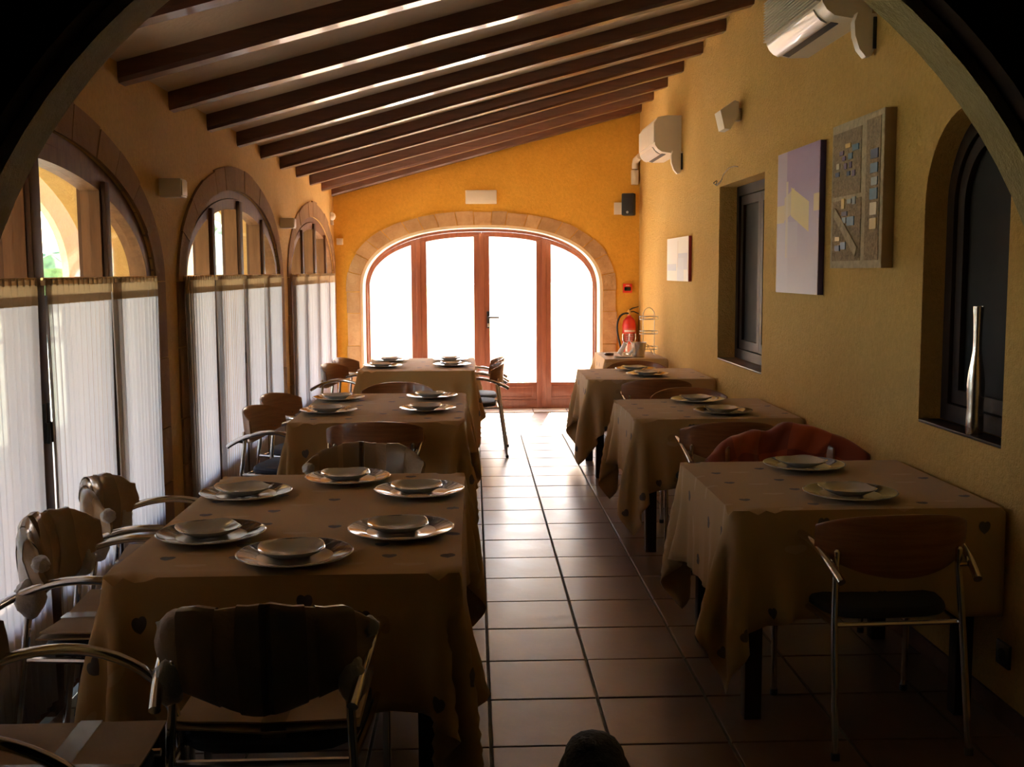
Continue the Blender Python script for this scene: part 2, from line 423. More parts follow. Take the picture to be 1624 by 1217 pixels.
# ------------------------------------------------------------------ floor
fl = MB().box(-1.9, 2.2, -1.6, YB+.5, -.12, -.008).build('floor', 'grout', smooth=0); tag(fl, kind='structure')
tile_me = None
TX0, TY0, TP = .045, 3.4747, .40
tb = MB().bevbox(-.1945, .1945, -.1945, .1945, -.014, 0, .003)
i0 = 0
for iy in range(-1, 22):
    for ix in range(-4, 5):
        x0 = TX0+ix*TP; y0 = TY0+iy*TP
        xa, xb = max(x0, XL), min(x0+TP, XR); ya, yb = y0, min(y0+TP, YB)
        if xb-xa < .03 or yb-ya < .03: continue
        g = .0055; full = (xb-xa > .399 and yb-ya > .399)
        if full and tile_me is not None:
            t = bpy.data.objects.new('floor_tile', tile_me); COL.objects.link(t); t.parent = fl
            t.location = (x0+TP/2, y0+TP/2, random.uniform(-.0008, .0008))
        elif full:
            t = tb.build('floor_tile', 'tile', fl, smooth=0); t.location = (x0+TP/2, y0+TP/2, 0); tile_me = t.data
        else:
            cx, cy = (xa+xb)/2, (ya+yb)/2
            t = MB().bevbox(xa-cx+g, xb-cx-g, ya-cy+g, yb-cy-g, -.014, 0, .003).build('floor_tile', 'tile', fl, smooth=0); t.location = (cx, cy, 0)

# ------------------------------------------------------------------ left wall with three arched openings
OA, OB, OZ = 1.41, .56, 1.53             # opening half width, rise, spring height
HALF = [(-1.41, 1.41), (-1.41, 1.41), (-1.41, 1.41)]
Y0 = 2.05
poly = [(Y0, 0)]
for k, yc in enumerate(WC):
    u0, u1 = HALF[k]
    poly.append((yc+u0, 0))
    pts = [(yc+u, v) for u, v in arc(OA, OB, OZ, u0, u1, 32)]
    poly += pts if k or True else []
    poly.append((yc+u1, 0))
poly += [(YB+.4, 0), (YB+.4, 2.62), (Y0, 2.62)]
wl = MB().prism(poly, mpX, XL-.30, XL).build('wall_left', 'wall_left'); tag(wl, kind='structure')
ST_A, ST_B = 1.555, .70
def voussoirs(parent, yc, a0, b0, a1, b1, zs, mp, w0, w1, n, mat, e=2.0, zjamb=None, clip=None, gap=.004):
    N_ = 160
    inner = arc(a0, b0, zs, -a0, a0, N_, e); outer = arc(a1, b1, zs, -a1, a1, N_, e)
    L = [0]
    for i in range(N_): L.append(L[-1]+math.dist(inner[i], inner[i+1]))
    cuts = [L[-1]*i/n for i in range(n+1)]
    for q in range(n): 
        if 0 < q < n: cuts[q] += random.uniform(-.1, .1)*L[-1]/n
    idx = [min(range(N_+1), key=lambda i: abs(L[i]-cc)) for cc in cuts]
    for q in range(n):
        s0, s1 = idx[q], idx[q+1]; sub = list(range(s0, s1+1, max(1, (s1-s0)//6)))
        if sub[-1] != s1: sub.append(s1)
        pi = [inner[i] for i in sub]; po = [outer[i] for i in sub]
        def shift(p, d, amt):
            l = math.dist(p, d) or 1; return (p[0]+(d[0]-p[0])*amt/l, p[1]+(d[1]-p[1])*amt/l)
        g = gap
        pi[0] = shift(pi[0], pi[1], g); po[0] = shift(po[0], po[1], g); pi[-1] = shift(pi[-1], pi[-2], g); po[-1] = shift(po[-1], po[-2], g)
        jo = random.uniform(-.010, .010)
        po = [shift(p, i_, jo) for p, i_ in zip(po, pi)]
        if clip and min(p[0] for p in pi) < clip: continue
        poly_ = [(yc+u, v) for u, v in po]+[(yc+u, v) for u, v in reversed(pi)]
        MB().prism(poly_, mp, w0, w1+random.uniform(-.002, .004)).build('stone', mat, parent, smooth=0)
    z = 0
    hs = []
    while z < zs-.12:
        h = random.uniform(.24, .40)
        if zs-z-h < .14: h = zs-z
        hs.append((z, z+h)); z += h
    for sgn in (-1, 1):
        if clip and sgn < 0: continue
        for (za, zb) in hs:
            j = random.uniform(-.012, .010)
            u0_, u1_ = sorted((sgn*a0, sgn*(a1+j)))
            MB().prism([(yc+u0_, za+.003), (yc+u1_, za+.003), (yc+u1_, zb-.003), (yc+u0_, zb-.003)], mp, w0, w1+random.uniform(-.002, .004)).build('stone', mat, parent, smooth=0)
for k, yc in enumerate(WC):
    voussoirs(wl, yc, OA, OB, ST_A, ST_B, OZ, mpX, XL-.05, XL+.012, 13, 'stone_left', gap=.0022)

# window joinery
def arch_leaf(mb, uc, u0, u1, zb, a, b, zs, e, inset, top_in, mp, w0, w1, rail_b=None):
    """closed ring (stiles, bottom rail and curved head) of one leaf between u0 and u1"""
    n = 14
    top_o = arc(a, b, zs, u0, u1, n, e)
    i0_, i1_ = u0+inset, u1-inset
    a2, b2 = a-inset, b-top_in
    top_i = arc(a2, b2, zs, max(i0_, -a2), min(i1_, a2), n, e)
    rb = rail_b or inset
    outer = [(u0, zb)]+top_o+[(u1, zb)]; inner = [(max(i0_, -a2), zb+rb)]+top_i+[(min(i1_, a2), zb+rb)]
    mb.ring([(uc+u, v) for u, v in outer], [(uc+u, v) for u, v in inner], mp, w0, w1)
    return [(uc+u, v) for u, v in inner]
def window_left(k, yc):
    w = thing('window_%d' % (k+1), None, None, (XL, yc, 0)); w['kind'] = 'structure'
    a, b = OA, OB; xf0, xf1 = XL-.095, XL-.012
    o_ = [(yc+u, v) for u, v in [(-a, .0)]+arc(a, b, OZ, -a, a, 40)+[(a, .0)]]
    a2, b2 = a-.045, b-.05
    i_ = [(yc+u, v) for u, v in [(-a2, .0)]+arc(a2, b2, OZ, -a2, a2, 40)+[(a2, .0)]]
    MB().ring(o_, i_, mpX, xf0, xf1, closed=False).build('window_frame', 'window_wood', w, True)
    edges = [-a2+.003, -.76, 0, .76, a2-.003]
    for q in range(4):
        u0, u1 = edges[q]+.0015, edges[q+1]-.0015
        mb = MB(); inner = arch_leaf(mb, yc, u0, u1, .02, a2, b2-.004, OZ, 2.0, .052, .062, mpX, xf0+.012, xf1+.006, .09)
        sash = mb.build('sash', 'window_wood', w, True)
        MB().prism(inner, mpX, xf0+.045, xf0+.05).build('pane', 'glass', sash, True, smooth=0)
        pu0, pu1 = inner[0][0], inner[-1][0]
        MB().bevbox(xf0+.02, xf1-.004, pu0-.003, pu1+.003, .10, .44, .006).build('bottom_panel', 'window_wood', w, True)
    for u, hw in ((-.76, .032), (0, .046), (.752, .028)):
        zt_ = OZ+b2*math.sqrt(max(0, 1-(u/a2)**2))-.012
        MB().bevbox(xf0-.01, XL+.014, yc+u-hw, yc+u+hw, .0, zt_, .006).build('window_post', 'post_wood', w, True)
    for u in (-.02, .02):
        hb = MB().bevbox(xf1+.024, xf1+.030, yc+u-.012, yc+u+.012, .98, 1.12, .003)
        hb.tube([(xf1+.026, yc+u, 1.05), (xf1+.036, yc+u, 1.05), (xf1+.038, yc+u, .98)], .006, 8)
        hb.build('handle', 'black', w, True)
for k, yc in enumerate(WC): window_left(k, yc)

# ------------------------------------------------------------------ back wall with the wide arched doorway
DC, DA, DB, DZ, DE = .095, 1.335, .72, 1.353, 2.4
poly = [(XL-.3, 0), (DC-DA, 0)]+[(DC+u, v) for u, v in arc(DA, DB, DZ, -DA, DA, 56, DE)]+[(DC+DA, 0), (XR+.3, 0), (XR+.3, 3.75), (XL-.3, 3.75)]
wb = MB().prism(poly, mpY, YB, YB+.40).build('wall_back', 'wall_back'); tag(wb, kind='structure')
voussoirs(wb, DC, DA+.002, DB+.002, DA+.145, DB+.145, DZ, mpY, YB+.02, YB-.014, 19, 'stone', DE)

dr = thing('door_1', None, None, (DC, YB+.33, 0)); dr['kind'] = 'structure'
fy0, fy1 = YB+.30, YB+.37
DA1, DB1 = DA-.032, DB-.030
oo_ = [(DC+u, v) for u, v in [(-DA, 0)]+arc(DA, DB, DZ, -DA, DA, 56, DE)+[(DA, 0)]]
o_ = [(DC+u, v) for u, v in [(-DA1, 0)]+arc(DA1, DB1, DZ, -DA1, DA1, 56, DE)+[(DA1, 0)]]
tag(MB().ring(oo_, o_, mpY, YB+.006, fy1, closed=False).build('trim_3', 'bead'), kind='structure')
a2, b2 = DA1-.022, DB1-.030
i_ = [(DC+u, v) for u, v in [(-a2, 0)]+arc(a2, b2, DZ, -a2, a2, 56, DE)+[(a2, 0)]]
MB().ring(o_, i_, mpY, fy0, fy1, closed=False).build('door_frame', 'door_wood', dr, True)
pe = [-a2+.002, -.70, .003, .70, a2-.002]
for q in range(4):
    u0, u1 = pe[q]+.0015, pe[q+1]-.0015
    mb = MB(); inner = arch_leaf(mb, DC, u0, u1, .006, a2, b2-.003, DZ, DE, .082 if q in (1, 2) else .022, .055, mpY, fy0+.006-(.012 if q in (1, 2) else 0), fy1-.01, .10)
    leaf = mb.build('door_leaf' if q in (1, 2) else 'side_light_sash', 'door_wood', dr, True)
    MB().prism(inner, mpY, fy0+.032, fy0+.037).build('pane', 'glass', leaf, True, smooth=0)
    x0, x1 = inner[0][0]-.003, inner[-1][0]+.003
    MB().bevbox(x0, x1, fy0+.008, fy1-.015, .10, .31, .004).build('bottom_panel', 'door_wood', leaf, True)
    mo = MB(); zA, zB = .125, .265; xa, xb = x0+.04, x1-.04
    mo.ring([(xa, zA), (xb, zA), (xb, zB), (xa, zB)], [(xa+.018, zA+.018), (xb-.018, zA+.018), (xb-.018, zB-.018), (xa+.018, zB-.018)], mpY, fy0-.004, fy0+.012)
    mo.build('panel_moulding', 'door_wood', leaf, True)
for u in (-.706, .702):
    zt = DZ+(b2-.003)*(1-abs(u/a2)**DE)**(1/DE)
    MB().bevbox(DC+u-.082, DC+u+.082, fy0-.012, fy0+.004, .006, zt-.03, .004).build('door_stile', 'door_wood', dr, True)
    MB().bevbox(DC+u-.028, DC+u+.028, fy0-.024, fy0-.010, .006, zt-.01, .005).build('door_post', 'door_wood', dr, True)
MB().bevbox(DC-.086, DC+.090, fy0-.014, fy0+.002, .012, DZ+b2-.04, .004).build('door_stile', 'door_wood', dr, True)
MB().bevbox(DC-.028, DC+.034, fy0-.028, fy0-.012, .012, DZ+b2-.02, .005).build('door_post', 'door_wood', dr, True)
hb = MB().bevbox(.150, .185, fy0-.036, fy0-.013, .93, 1.12, .004)
hb.tube([(.168, fy0-.03, 1.055), (.168, fy0-.075, 1.055), (.185, fy0-.08, 1.055), (.29, fy0-.08, 1.052)], .011, 10)
hb.build('door_handle', 'black', dr, True)
MB().bevbox(.157, .178, fy0-.040, fy0-.035, .945, .985, .002).build('keyhole_plate', 'steel', dr, True)
tr = MB()
for q in range(7):
    tr.bevbox(DC-DA+.38*q+.004, min(DC-DA+.38*(q+1)-.004, DC+DA-.003), YB+.004, YB+.44, -.02, .010, .004)
tag(tr.build('trim_1', 'porch_floor'), kind='structure')

# ------------------------------------------------------------------ right wall with a square recess and an arched recess
W4 = (6.86, 8.12, .905, 2.18)
NC, NRr, NZ = 4.045, .355, 1.815; NB = .945
def holed_wall(name, outer, holes, mp, w, mat):
    bm = bmesh.new(); E = []
    for loop in [outer]+holes:
        vs = [bm.verts.new(mp(u, v, w)) for u, v in loop]
        E += [bm.edges.new((vs[i], vs[(i+1) % len(vs)])) for i in range(len(vs))]
    bmesh.ops.triangle_fill(bm, use_beauty=True, use_dissolve=False, edges=E)
    me = bpy.data.meshes.new(name); bm.to_mesh(me); bm.free(); me.materials.append(M[mat])
    o = bpy.data.objects.new(name, me); COL.objects.link(o); return o
sqh = [(W4[0], W4[2]), (W4[1], W4[2]), (W4[1], W4[3]), (W4[0], W4[3])]
nih = [(NC-NRr, NB), (NC+NRr, NB)]+[(NC+NRr*math.cos(t), NZ+NRr*math.sin(t)) for t in [PI*i/24 for i in range(25)]]
wr_poly = [(Y0, 0), (YB+.4, 0), (YB+.4, 3.75), (Y0, 3.75)]
mb = MB()
bmf = holed_wall('wall_right_face', wr_poly, [sqh, nih], mpX, XR, 'wall_right')
fv = [tuple(v.co) for v in bmf.data.vertices]; ff = [tuple(p.vertices) for p in bmf.data.polygons]
bpy.data.objects.remove(bmf)
mb.add(fv, ff)
mb.add([mpX(u, v, XR+.34) for u, v in wr_poly], [(0, 1, 2, 3)])
for loop, dep in ((sqh, .20), (nih, .17)):
    n = len(loop); vs = [mpX(u, v, XR) for u, v in loop]+[mpX(u, v, XR+dep) for u, v in loop]
    mb.add(vs, [(i, (i+1) % n, n+(i+1) % n, n+i) for i in range(n)]+[tuple(range(n, 2*n))])
wr = mb.build('wall_right', 'wall_right', smooth=30); tag(wr, kind='structure')
bb = MB()
tag(MB().bevbox(XR-.012, XR, Y0, YB, 0, .075, .003).build('baseboard_right', 'skirting'), kind='structure')

w4 = thing('window_4', None, None, (XR+.19, (W4[0]+W4[1])/2, W4[2])); w4['kind'] = 'structure'
def rect_ring(y0, y1, z0, z1, t): return [(y0, z0), (y1, z0), (y1, z1), (y0, z1)], [(y0+t, z0+t), (y1-t, z0+t), (y1-t, z1-t), (y0+t, z1-t)]
o_, i_ = rect_ring(W4[0]+.002, W4[1]-.002, W4[2]+.012, W4[3]-.002, .07)
MB().ring(o_, i_, mpX, XR+.13, XR+.196).build('window_frame', 'dark_wood', w4, True)
ym = (W4[0]+W4[1])/2
for (ya, yb) in ((W4[0]+.074, ym-.002), (ym+.002, W4[1]-.074)):
    o_, i_ = rect_ring(ya, yb, W4[2]+.086, W4[3]-.075, .065)
    MB().ring(o_, i_, mpX, XR+.145, XR+.188).build('sash', 'dark_wood', w4, True)
    MB().box(XR+.165, XR+.170, ya+.06, yb-.06, W4[2]+.146, W4[3]-.135).build('shutter_panel', 'dark_panel', w4, True, smooth=0)
MB().bevbox(XR+.0, XR+.13, W4[0]+.002, W4[1]-.002, W4[2]-.004, W4[2]+.010, .002).build('sill', 'skirting', w4, True)

w5 = thing('window_5', None, None, (XR+.16, NC, NB)); w5['kind'] = 'structure'
def nloop(r, zb, n=24): return [(NC-r, zb)]+[(NC-r*math.cos(PI*i/n), NZ+r*math.sin(PI*i/n)) for i in range(n+1)]+[(NC+r, zb)]
MB().ring(nloop(NRr-.003, NB+.012), nloop(NRr-.065, NB+.08), mpX, XR+.09, XR+.166).build('window_frame', 'dark_wood', w5, True)
MB().ring(nloop(NRr-.068, NB+.085), nloop(NRr-.125, NB+.14), mpX, XR+.105, XR+.155).build('sash', 'dark_wood', w5, True)
MB().prism(nloop(NRr-.12, NB+.135), mpX, XR+.128, XR+.133).build('shutter_panel', 'dark_panel', w5, True, smooth=0)
MB().bevbox(XR+.0, XR+.09, NC-NRr+.002, NC+NRr-.002, NB-.004, NB+.010, .002).build('sill', 'dark_wood', w5, True)

# ------------------------------------------------------------------ ceiling with beams
zL, zR = 2.38, 3.275
slope = (zR-zL)/(XR-XL)
def cz(x, off=0): return zL+(x-XL)*slope+off
BH = .088
mb = MB(); vs = []
for y in (1.6, YB+.4):
    for (x, o_) in ((XL-.3, BH-.0), (XR+.3, BH-.0), (XR+.3, BH+.2), (XL-.3, BH+.2)): vs.append((x, y, cz(x, o_)))
mb.add(vs, [(0, 1, 2, 3), (4, 5, 6, 7), (0, 1, 5, 4), (1, 2, 6, 5), (2, 3, 7, 6), (3, 0, 4, 7)])
ce = mb.build('ceiling', 'ceiling', smooth=0); tag(ce, kind='structure')
for k in range(-2, 11):
    yb_ = 11.965-.787*k
    if yb_ < 2.2 or yb_ > YB: continue
    bm = MB(); n = 10
    W_ = .115; J = [random.uniform(-.0025, .0025) for _ in range(40)]
    def sec(i):
        x = XL-.02+(XR-XL+.04)*i/n; j = J[i]; j2 = J[i+15]
        return [(x, yb_-W_/2+j, cz(x, .018+j2)), (x, yb_-W_/2+.014+j, cz(x, j2)), (x, yb_+W_/2-.014+j, cz(x, j2)), (x, yb_+W_/2+j, cz(x, .018)), (x, yb_+W_/2+j, cz(x, BH+.004)), (x, yb_-W_/2+j, cz(x, BH+.004))]
    vs = [p for i in range(n+1) for p in sec(i)]
    fs = [(i*6+j, i*6+(j+1) % 6, (i+1)*6+(j+1) % 6, (i+1)*6+j) for i in range(n) for j in range(6)]+[(0, 1, 2, 3, 4, 5), tuple(n*6+q for q in range(6))]
    bm.add(vs, fs).build('beam', 'beam', ce, smooth=25)

# ------------------------------------------------------------------ the arch the picture is taken through, and the dark room behind it
AF, AN, AR, AX, AZ = 2.05, 1.943, 1.034, .092, 1.244
circ = [(AX-AR, 0)]+[(AX-AR*math.cos(PI*i/48), AZ+AR*math.sin(PI*i/48)) for i in range(49)]+[(AX+AR, 0)]
poly = [(XL-.3, 0)]+circ+[(XR+.3, 0), (XR+.3, 3.75), (XL-.3, 3.75)]
wf = MB().prism(poly, mpY, AF, AN).build('wall_front', 'arch_wall'); tag(wf, kind='structure')
oc = lambda r, w: [(AX-r, 0)]+[(AX-r*math.cos(PI*i/48), AZ+r*math.sin(PI*i/48)) for i in range(49)]+[(AX+r, 0)]
tag(MB().ring(oc(AR+.26, 0), oc(AR+.022, 0), mpY, AN, AN-.06, closed=False).build('trim_2', 'dark_wood'), kind='structure')
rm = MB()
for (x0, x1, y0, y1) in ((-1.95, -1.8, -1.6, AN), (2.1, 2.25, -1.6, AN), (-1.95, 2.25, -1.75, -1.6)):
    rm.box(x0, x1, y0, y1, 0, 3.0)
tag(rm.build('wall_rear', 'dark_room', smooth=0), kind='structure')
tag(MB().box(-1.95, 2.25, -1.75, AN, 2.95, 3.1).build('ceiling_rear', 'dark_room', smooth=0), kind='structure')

# ------------------------------------------------------------------ outside: porch, arcade, yard, house, trees
tag(MB().box(-60, 40, -30, 160, -.5, -.13).build('ground', 'hill', smooth=0), kind='structure')
tag(MB().box(-3.76, XL-.3, -2, 24, -.13, -.012).build('porch_paving', 'porch_floor', smooth=0), kind='structure')
tag(MB().box(XL-.3, 9, YB+.44, 24, -.13, -.012).build('yard_paving', 'exterior_white', smooth=0), kind='structure')
AYS = [4.9, 8.6, 12.25, 15.9, 19.55]
poly = [(-2, 0)]
for yc in AYS: poly += [(yc-1.43, 0)]+[(yc+u, v) for u, v in arc(1.43, .76, 1.56, -1.43, 1.43, 24)]+[(yc+1.43, 0)]
poly += [(24, 0), (24, 2.85), (-2, 2.85)]
tag(MB().prism(poly, mpX, -3.70, -3.64).build('porch_arcade', 'porch'), kind='structure')
mb = MB(); vs = [(x, y, z) for y in (-2, 24) for (x, z) in ((-4.2, 2.72), (XL-.31, 3.0), (XL-.31, 3.12), (-4.2, 2.86))]
mb.add(vs, [(0, 1, 2, 3), (4, 5, 6, 7), (0, 1, 5, 4), (1, 2, 6, 5), (2, 3, 7, 6), (3, 0, 4, 7)])
tag(mb.build('porch_roof', 'ceiling', smooth=0), kind='structure')

hs = thing('white_house', 'white rendered house across the sunlit yard behind the glazed door', 'house', (1, 19, 0))
MB().box(-3.2, 8, 19, 23, -.12, 3.4).build('house_wall', 'exterior_white', hs, True, smooth=0)
MB().bevbox(-3.3, 8.1, 18.85, 23.1, 3.4, 3.55, .01).build('eaves', 'window_stone', hs, True)
sf = MB(); o_, i_ = [(1.30, 1.36), (1.74, 1.36), (1.74, 1.86), (1.30, 1.86)], [(1.38, 1.36), (1.66, 1.36), (1.66, 1.78), (1.38, 1.78)]
wf_ = sf.ring(o_, i_, mpY, 18.96, 19.0).build('window_surround', 'window_stone', hs, True)
MB().box(1.38, 1.66, 18.985, 18.995, 1.36, 1.78).build('window_pane', 'exterior_white', hs, True, smooth=0)
gw = MB()
for q in range(18):
    gw.bevbox(-2.6+.5*q+.003, -2.6+.5*(q+1)-.003, 14.9, 15.25, 1.34, 1.40, .01)
yw = thing('yard_wall', 'low white yard wall with a stone coping, seen through the glazed door', 'wall', (1, 15, 0))
MB().box(-2.6, 6.4, 14.95, 15.2, -.12, 1.34).build('wall_body', 'exterior_white', yw, True, smooth=0)
gw.build('coping', 'exterior_white', yw, True)
ln = thing('wall_lantern', 'small grey lantern on the white house wall, right door leaf view', 'lantern', (.52, 18.8, 1.75))
MB().lathe([(.045, -.10), (.075, .06)], 6).build('lantern_glass', 'wine_glass', ln)
MB().lathe([(.09, .06), (.06, .10), (.015, .14), (.012, .17), (0, .175)], 6).build('lantern_cap', 'steel', ln)
lf = MB().lathe([(.05, -.115), (.05, -.10)], 6)
for j in range(6):
    a = PI/3*j; lf.tube([(.045*math.cos(a), .045*math.sin(a), -.10), (.076*math.cos(a), .076*math.sin(a), .06)], .005, 5)
lf.tube([(0, 0, .17), (0, .1, .20), (0, .2, .12)], .008, 6)
lf.build('lantern_cage', 'steel', ln)

def foliage(seed, r, squash=.8, sub=3, amp=1.0):
    bm = bmesh.new(); bmesh.ops.create_icosphere(bm, subdivisions=sub, radius=r); rnd = random.Random(seed)
    ph = [rnd.uniform(0, 6) for _ in range(9)]
    for v in bm.verts:
        d = v.co.normalized()
        k = 1+.16*math.sin(5*d.x+ph[0])*math.cos(4*d.y+ph[1])+.12*math.sin(9*d.z+ph[2]+3*d.x)+.09*math.sin(14*d.y+ph[3])*math.sin(13*d.x+ph[4])+rnd.uniform(-.05, .05)
        k = 1+(k-1)*amp
        v.co = Vector((v.co.x*k, v.co.y*k, v.co.z*k*squash))
    bm.verts.index_update()
    mb = MB(); mb.add([v.co.copy() for v in bm.verts], [[v.index for v in f.verts] for f in bm.faces]); bm.free(); return mb
tree_spots = [(-11, 30, 2.2, 1.0, 'leaf'), (-13, 36, 2.5, 1.2, 'leaf2'), (-8.6, 38, 3.0, 1.4, 'leaf'), (-17, 42, 2.4, 1.3, 'leaf'), (-20, 50, 2.7, 1.6, 'leaf2'),
              (-11.5, 52, 3.6, 1.9, 'leaf'), (-24, 54, 2.6, 1.7, 'leaf'), (-29, 60, 2.9, 2.0, 'leaf2'), (-15, 66, 4.6, 2.6, 'leaf')]
tl = ['light green bushy tree nearest beyond the porch arches', 'dark pine beyond the porch, left of the nearest tree', 'round green tree just right of the nearest pine outside',
      'broad green tree on the far left of the windows', 'tall dark pine further out on the left', 'high green tree seen through the middle window', 'low green tree on the left horizon',
      'dark pine on the far left horizon', 'large green tree at the foot of the hill']
for i, (x, y, h, r, mt) in enumerate(tree_spots):
    t = thing('pine_tree' if mt == 'leaf2' else 'leafy_tree', tl[i], 'tree', (x, y, -.13), 0, 'trees beyond the porch')
    cr = foliage(i, r, .75).build('crown', mt, t); cr.location = (0, 0, h-r*.75)
    MB().tube([(0, 0, 0), (.1, .05, h*.4), (0, 0, h*.75)], [.22, .17, .1], 8).build('trunk', 'bark', t)
hl = MB()
def hill(u, v):
    x = -75+150*u*.6; y = 70+70*v; return (x, y, -1+5.6*math.sin(PI*min(1, v*1.2)/2)*(.55+.45*math.sin(3+5*u))+.5*math.sin(17*u+9*v))
hl.grid(40, 14, hill); tag(hl.build('hill', 'hill'), kind='structure')

# ------------------------------------------------------------------ cloth simulation (position based)
def drape(W, L, drop, top, boxes, seed, sp_=.033, steps=95, iters=9, xlim=None, cx=0, cy=0, wx=None, twist=0.0, cut=0.0):
    """rectangle of cloth centred over cx,cy dropped on boxes; returns grid of points"""
    rng = np.random.RandomState(seed)
    def axis(half, d0, d1):              # grid lines fall exactly on the table edges
        n0 = max(1, int(round(d0/sp_))); n1 = max(1, int(round(d1/sp_))); nm = int(round(2*half/sp_))
        return np.concatenate([np.linspace(-half-d0, -half, n0+1)[:-1], np.linspace(-half, half, nm+1), np.linspace(half, half+d1, n1+1)[1:]])
    xs = axis(W/2, drop, drop-cut); ys = axis(L/2, drop, drop); nx, ny = len(xs), len(ys)
    rx, ry = np.diff(xs), np.diff(ys)
    rx2, ry2 = rx[:-1]+rx[1:], ry[:-1]+ry[1:]; rs = np.sqrt(rx[:, None]**2+ry[None, :]**2)
    X, Y = np.meshgrid(xs, ys, indexing='ij')
    P = np.stack([X, Y, np.full_like(X, top+.012)], -1)
    ct, st = math.cos(twist), math.sin(twist)
    P[..., :2] = np.stack([X*ct-Y*st+cx, X*st+Y*ct+cy], -1)
    P[..., 2] += rng.uniform(0, .004, X.shape)
    UVg = np.stack([X, Y], -1)
    onTop = (np.abs(X) <= W/2+1e-6) & (np.abs(Y) <= L/2+1e-6)
    Q = P.copy(); dt = 1/45.
    def con(A, B, L0, k):
        D = B-A; l = np.sqrt((D*D).sum(-1, keepdims=True))+1e-9
        D *= (l-L0)/l*.5*k; A += D; B -= D
    for st_ in range(steps):
        V = (P-Q)*.975; Q = P.copy(); V[..., 2] -= 9.8*dt*dt
        V[..., :2] += rng.normal(0, .00012, V[..., :2].shape)
        P = P+V
        for it in range(iters):
            for o in (0, 1):
                a = P[o::2][:(nx-o)//2]; b = P[o+1::2]; a = a[:len(b)]; con(a, b, rx[o::2][:len(b), None, None], 1.)
                a = P[:, o::2]; b = P[:, o+1::2]; a = a[:, :b.shape[1]]; con(a, b, ry[o::2][None, :b.shape[1], None], 1.)
            for o in (0, 1):
                a = P[o::2]; b = P[o+1::2]; a = a[:len(b)]
                q_ = rs[o::2][:len(b), :, None]; con(a[:, :-1], b[:, 1:], q_, .35); con(a[:, 1:], b[:, :-1], q_, .35)
            for o in (0, 1, 2, 3):
                b = P[o+2::4]; a = P[o::4][:len(b)]; con(a, b, rx2[o::4][:len(b), None, None], .18)
                b = P[:, o+2::4]; a = P[:, o::4][:, :b.shape[1]]; con(a, b, ry2[o::4][None, :b.shape[1], None], .18)
            for (x0, x1, y0, y1, zt) in boxes:
                m = .004
                x0_, x1_, y0_, y1_, z_ = x0-m, x1+m, y0-m, y1+m, zt+m
                ins = (P[..., 0] > x0_) & (P[..., 0] < x1_) & (P[..., 1] > y0_) & (P[..., 1] < y1_) & (P[..., 2] < z_)
                if ins.any():
                    p = P[ins]
                    d = np.stack([p[:, 0]-x0_, x1_-p[:, 0], p[:, 1]-y0_, y1_-p[:, 1], z_-p[:, 2]], -1)
                    d[onTop[ins], 4] = -1
                    k = d.argmin(1)
                    p[k == 0, 0] = x0_; p[k == 1, 0] = x1_; p[k == 2, 1] = y0_; p[k == 3, 1] = y1_; p[k == 4, 2] = z_
                    tk = k == 4; q0 = Q[ins]; p[tk, :2] = p[tk, :2]*.08+q0[tk, :2]*.92
                    P[ins] = p
                    pass
            if xlim is not None: P[..., 0] = np.minimum(P[..., 0], xlim)
            P[..., 2] = np.maximum(P[..., 2], .01)
    return P, UVg
def cloth_obj(name, P, UVg, mat, loc, label, group=None, cat='tablecloth', thick=.003, half=None):
    nx, ny = P.shape[:2]
    me = bpy.data.meshes.new(name)
    vs = [tuple(p) for p in P.reshape(-1, 3)]
    fs = [(i*ny+j, (i+1)*ny+j, (i+1)*ny+j+1, i*ny+j+1) for i in range(nx-1) for j in range(ny-1)]
    me.from_pydata(vs, [], fs); uvl = me.uv_layers.new(name='UVMap'); uvf = UVg.reshape(-1, 2)
    li = np.array([l.vertex_index for l in me.loops]); uvl.data.foreach_set('uv', uvf[li].ravel())
    me.polygons.foreach_set('use_smooth', [True]*len(me.polygons)); me.materials.append(M[mat])
    if half:                             # pressed crease along the table edge
        on = [(abs(abs(u)-half[0]) < 1e-5 and abs(v) <= half[1]+1e-5, abs(abs(v)-half[1]) < 1e-5 and abs(u) <= half[0]+1e-5) for u, v in uvf]
        at = me.attributes.new('sharp_edge', 'BOOLEAN', 'EDGE')
        ed = [any(on[e.vertices[0]][q] and on[e.vertices[1]][q] for q in (0, 1)) for e in me.edges]
        at.data.foreach_set('value', ed)
    o = bpy.data.objects.new(name, me); COL.objects.link(o); o.location = loc
    so = o.modifiers.new('thickness', 'SOLIDIFY'); so.thickness = thick; so.offset = 1
    return tag(o, label, cat, group)

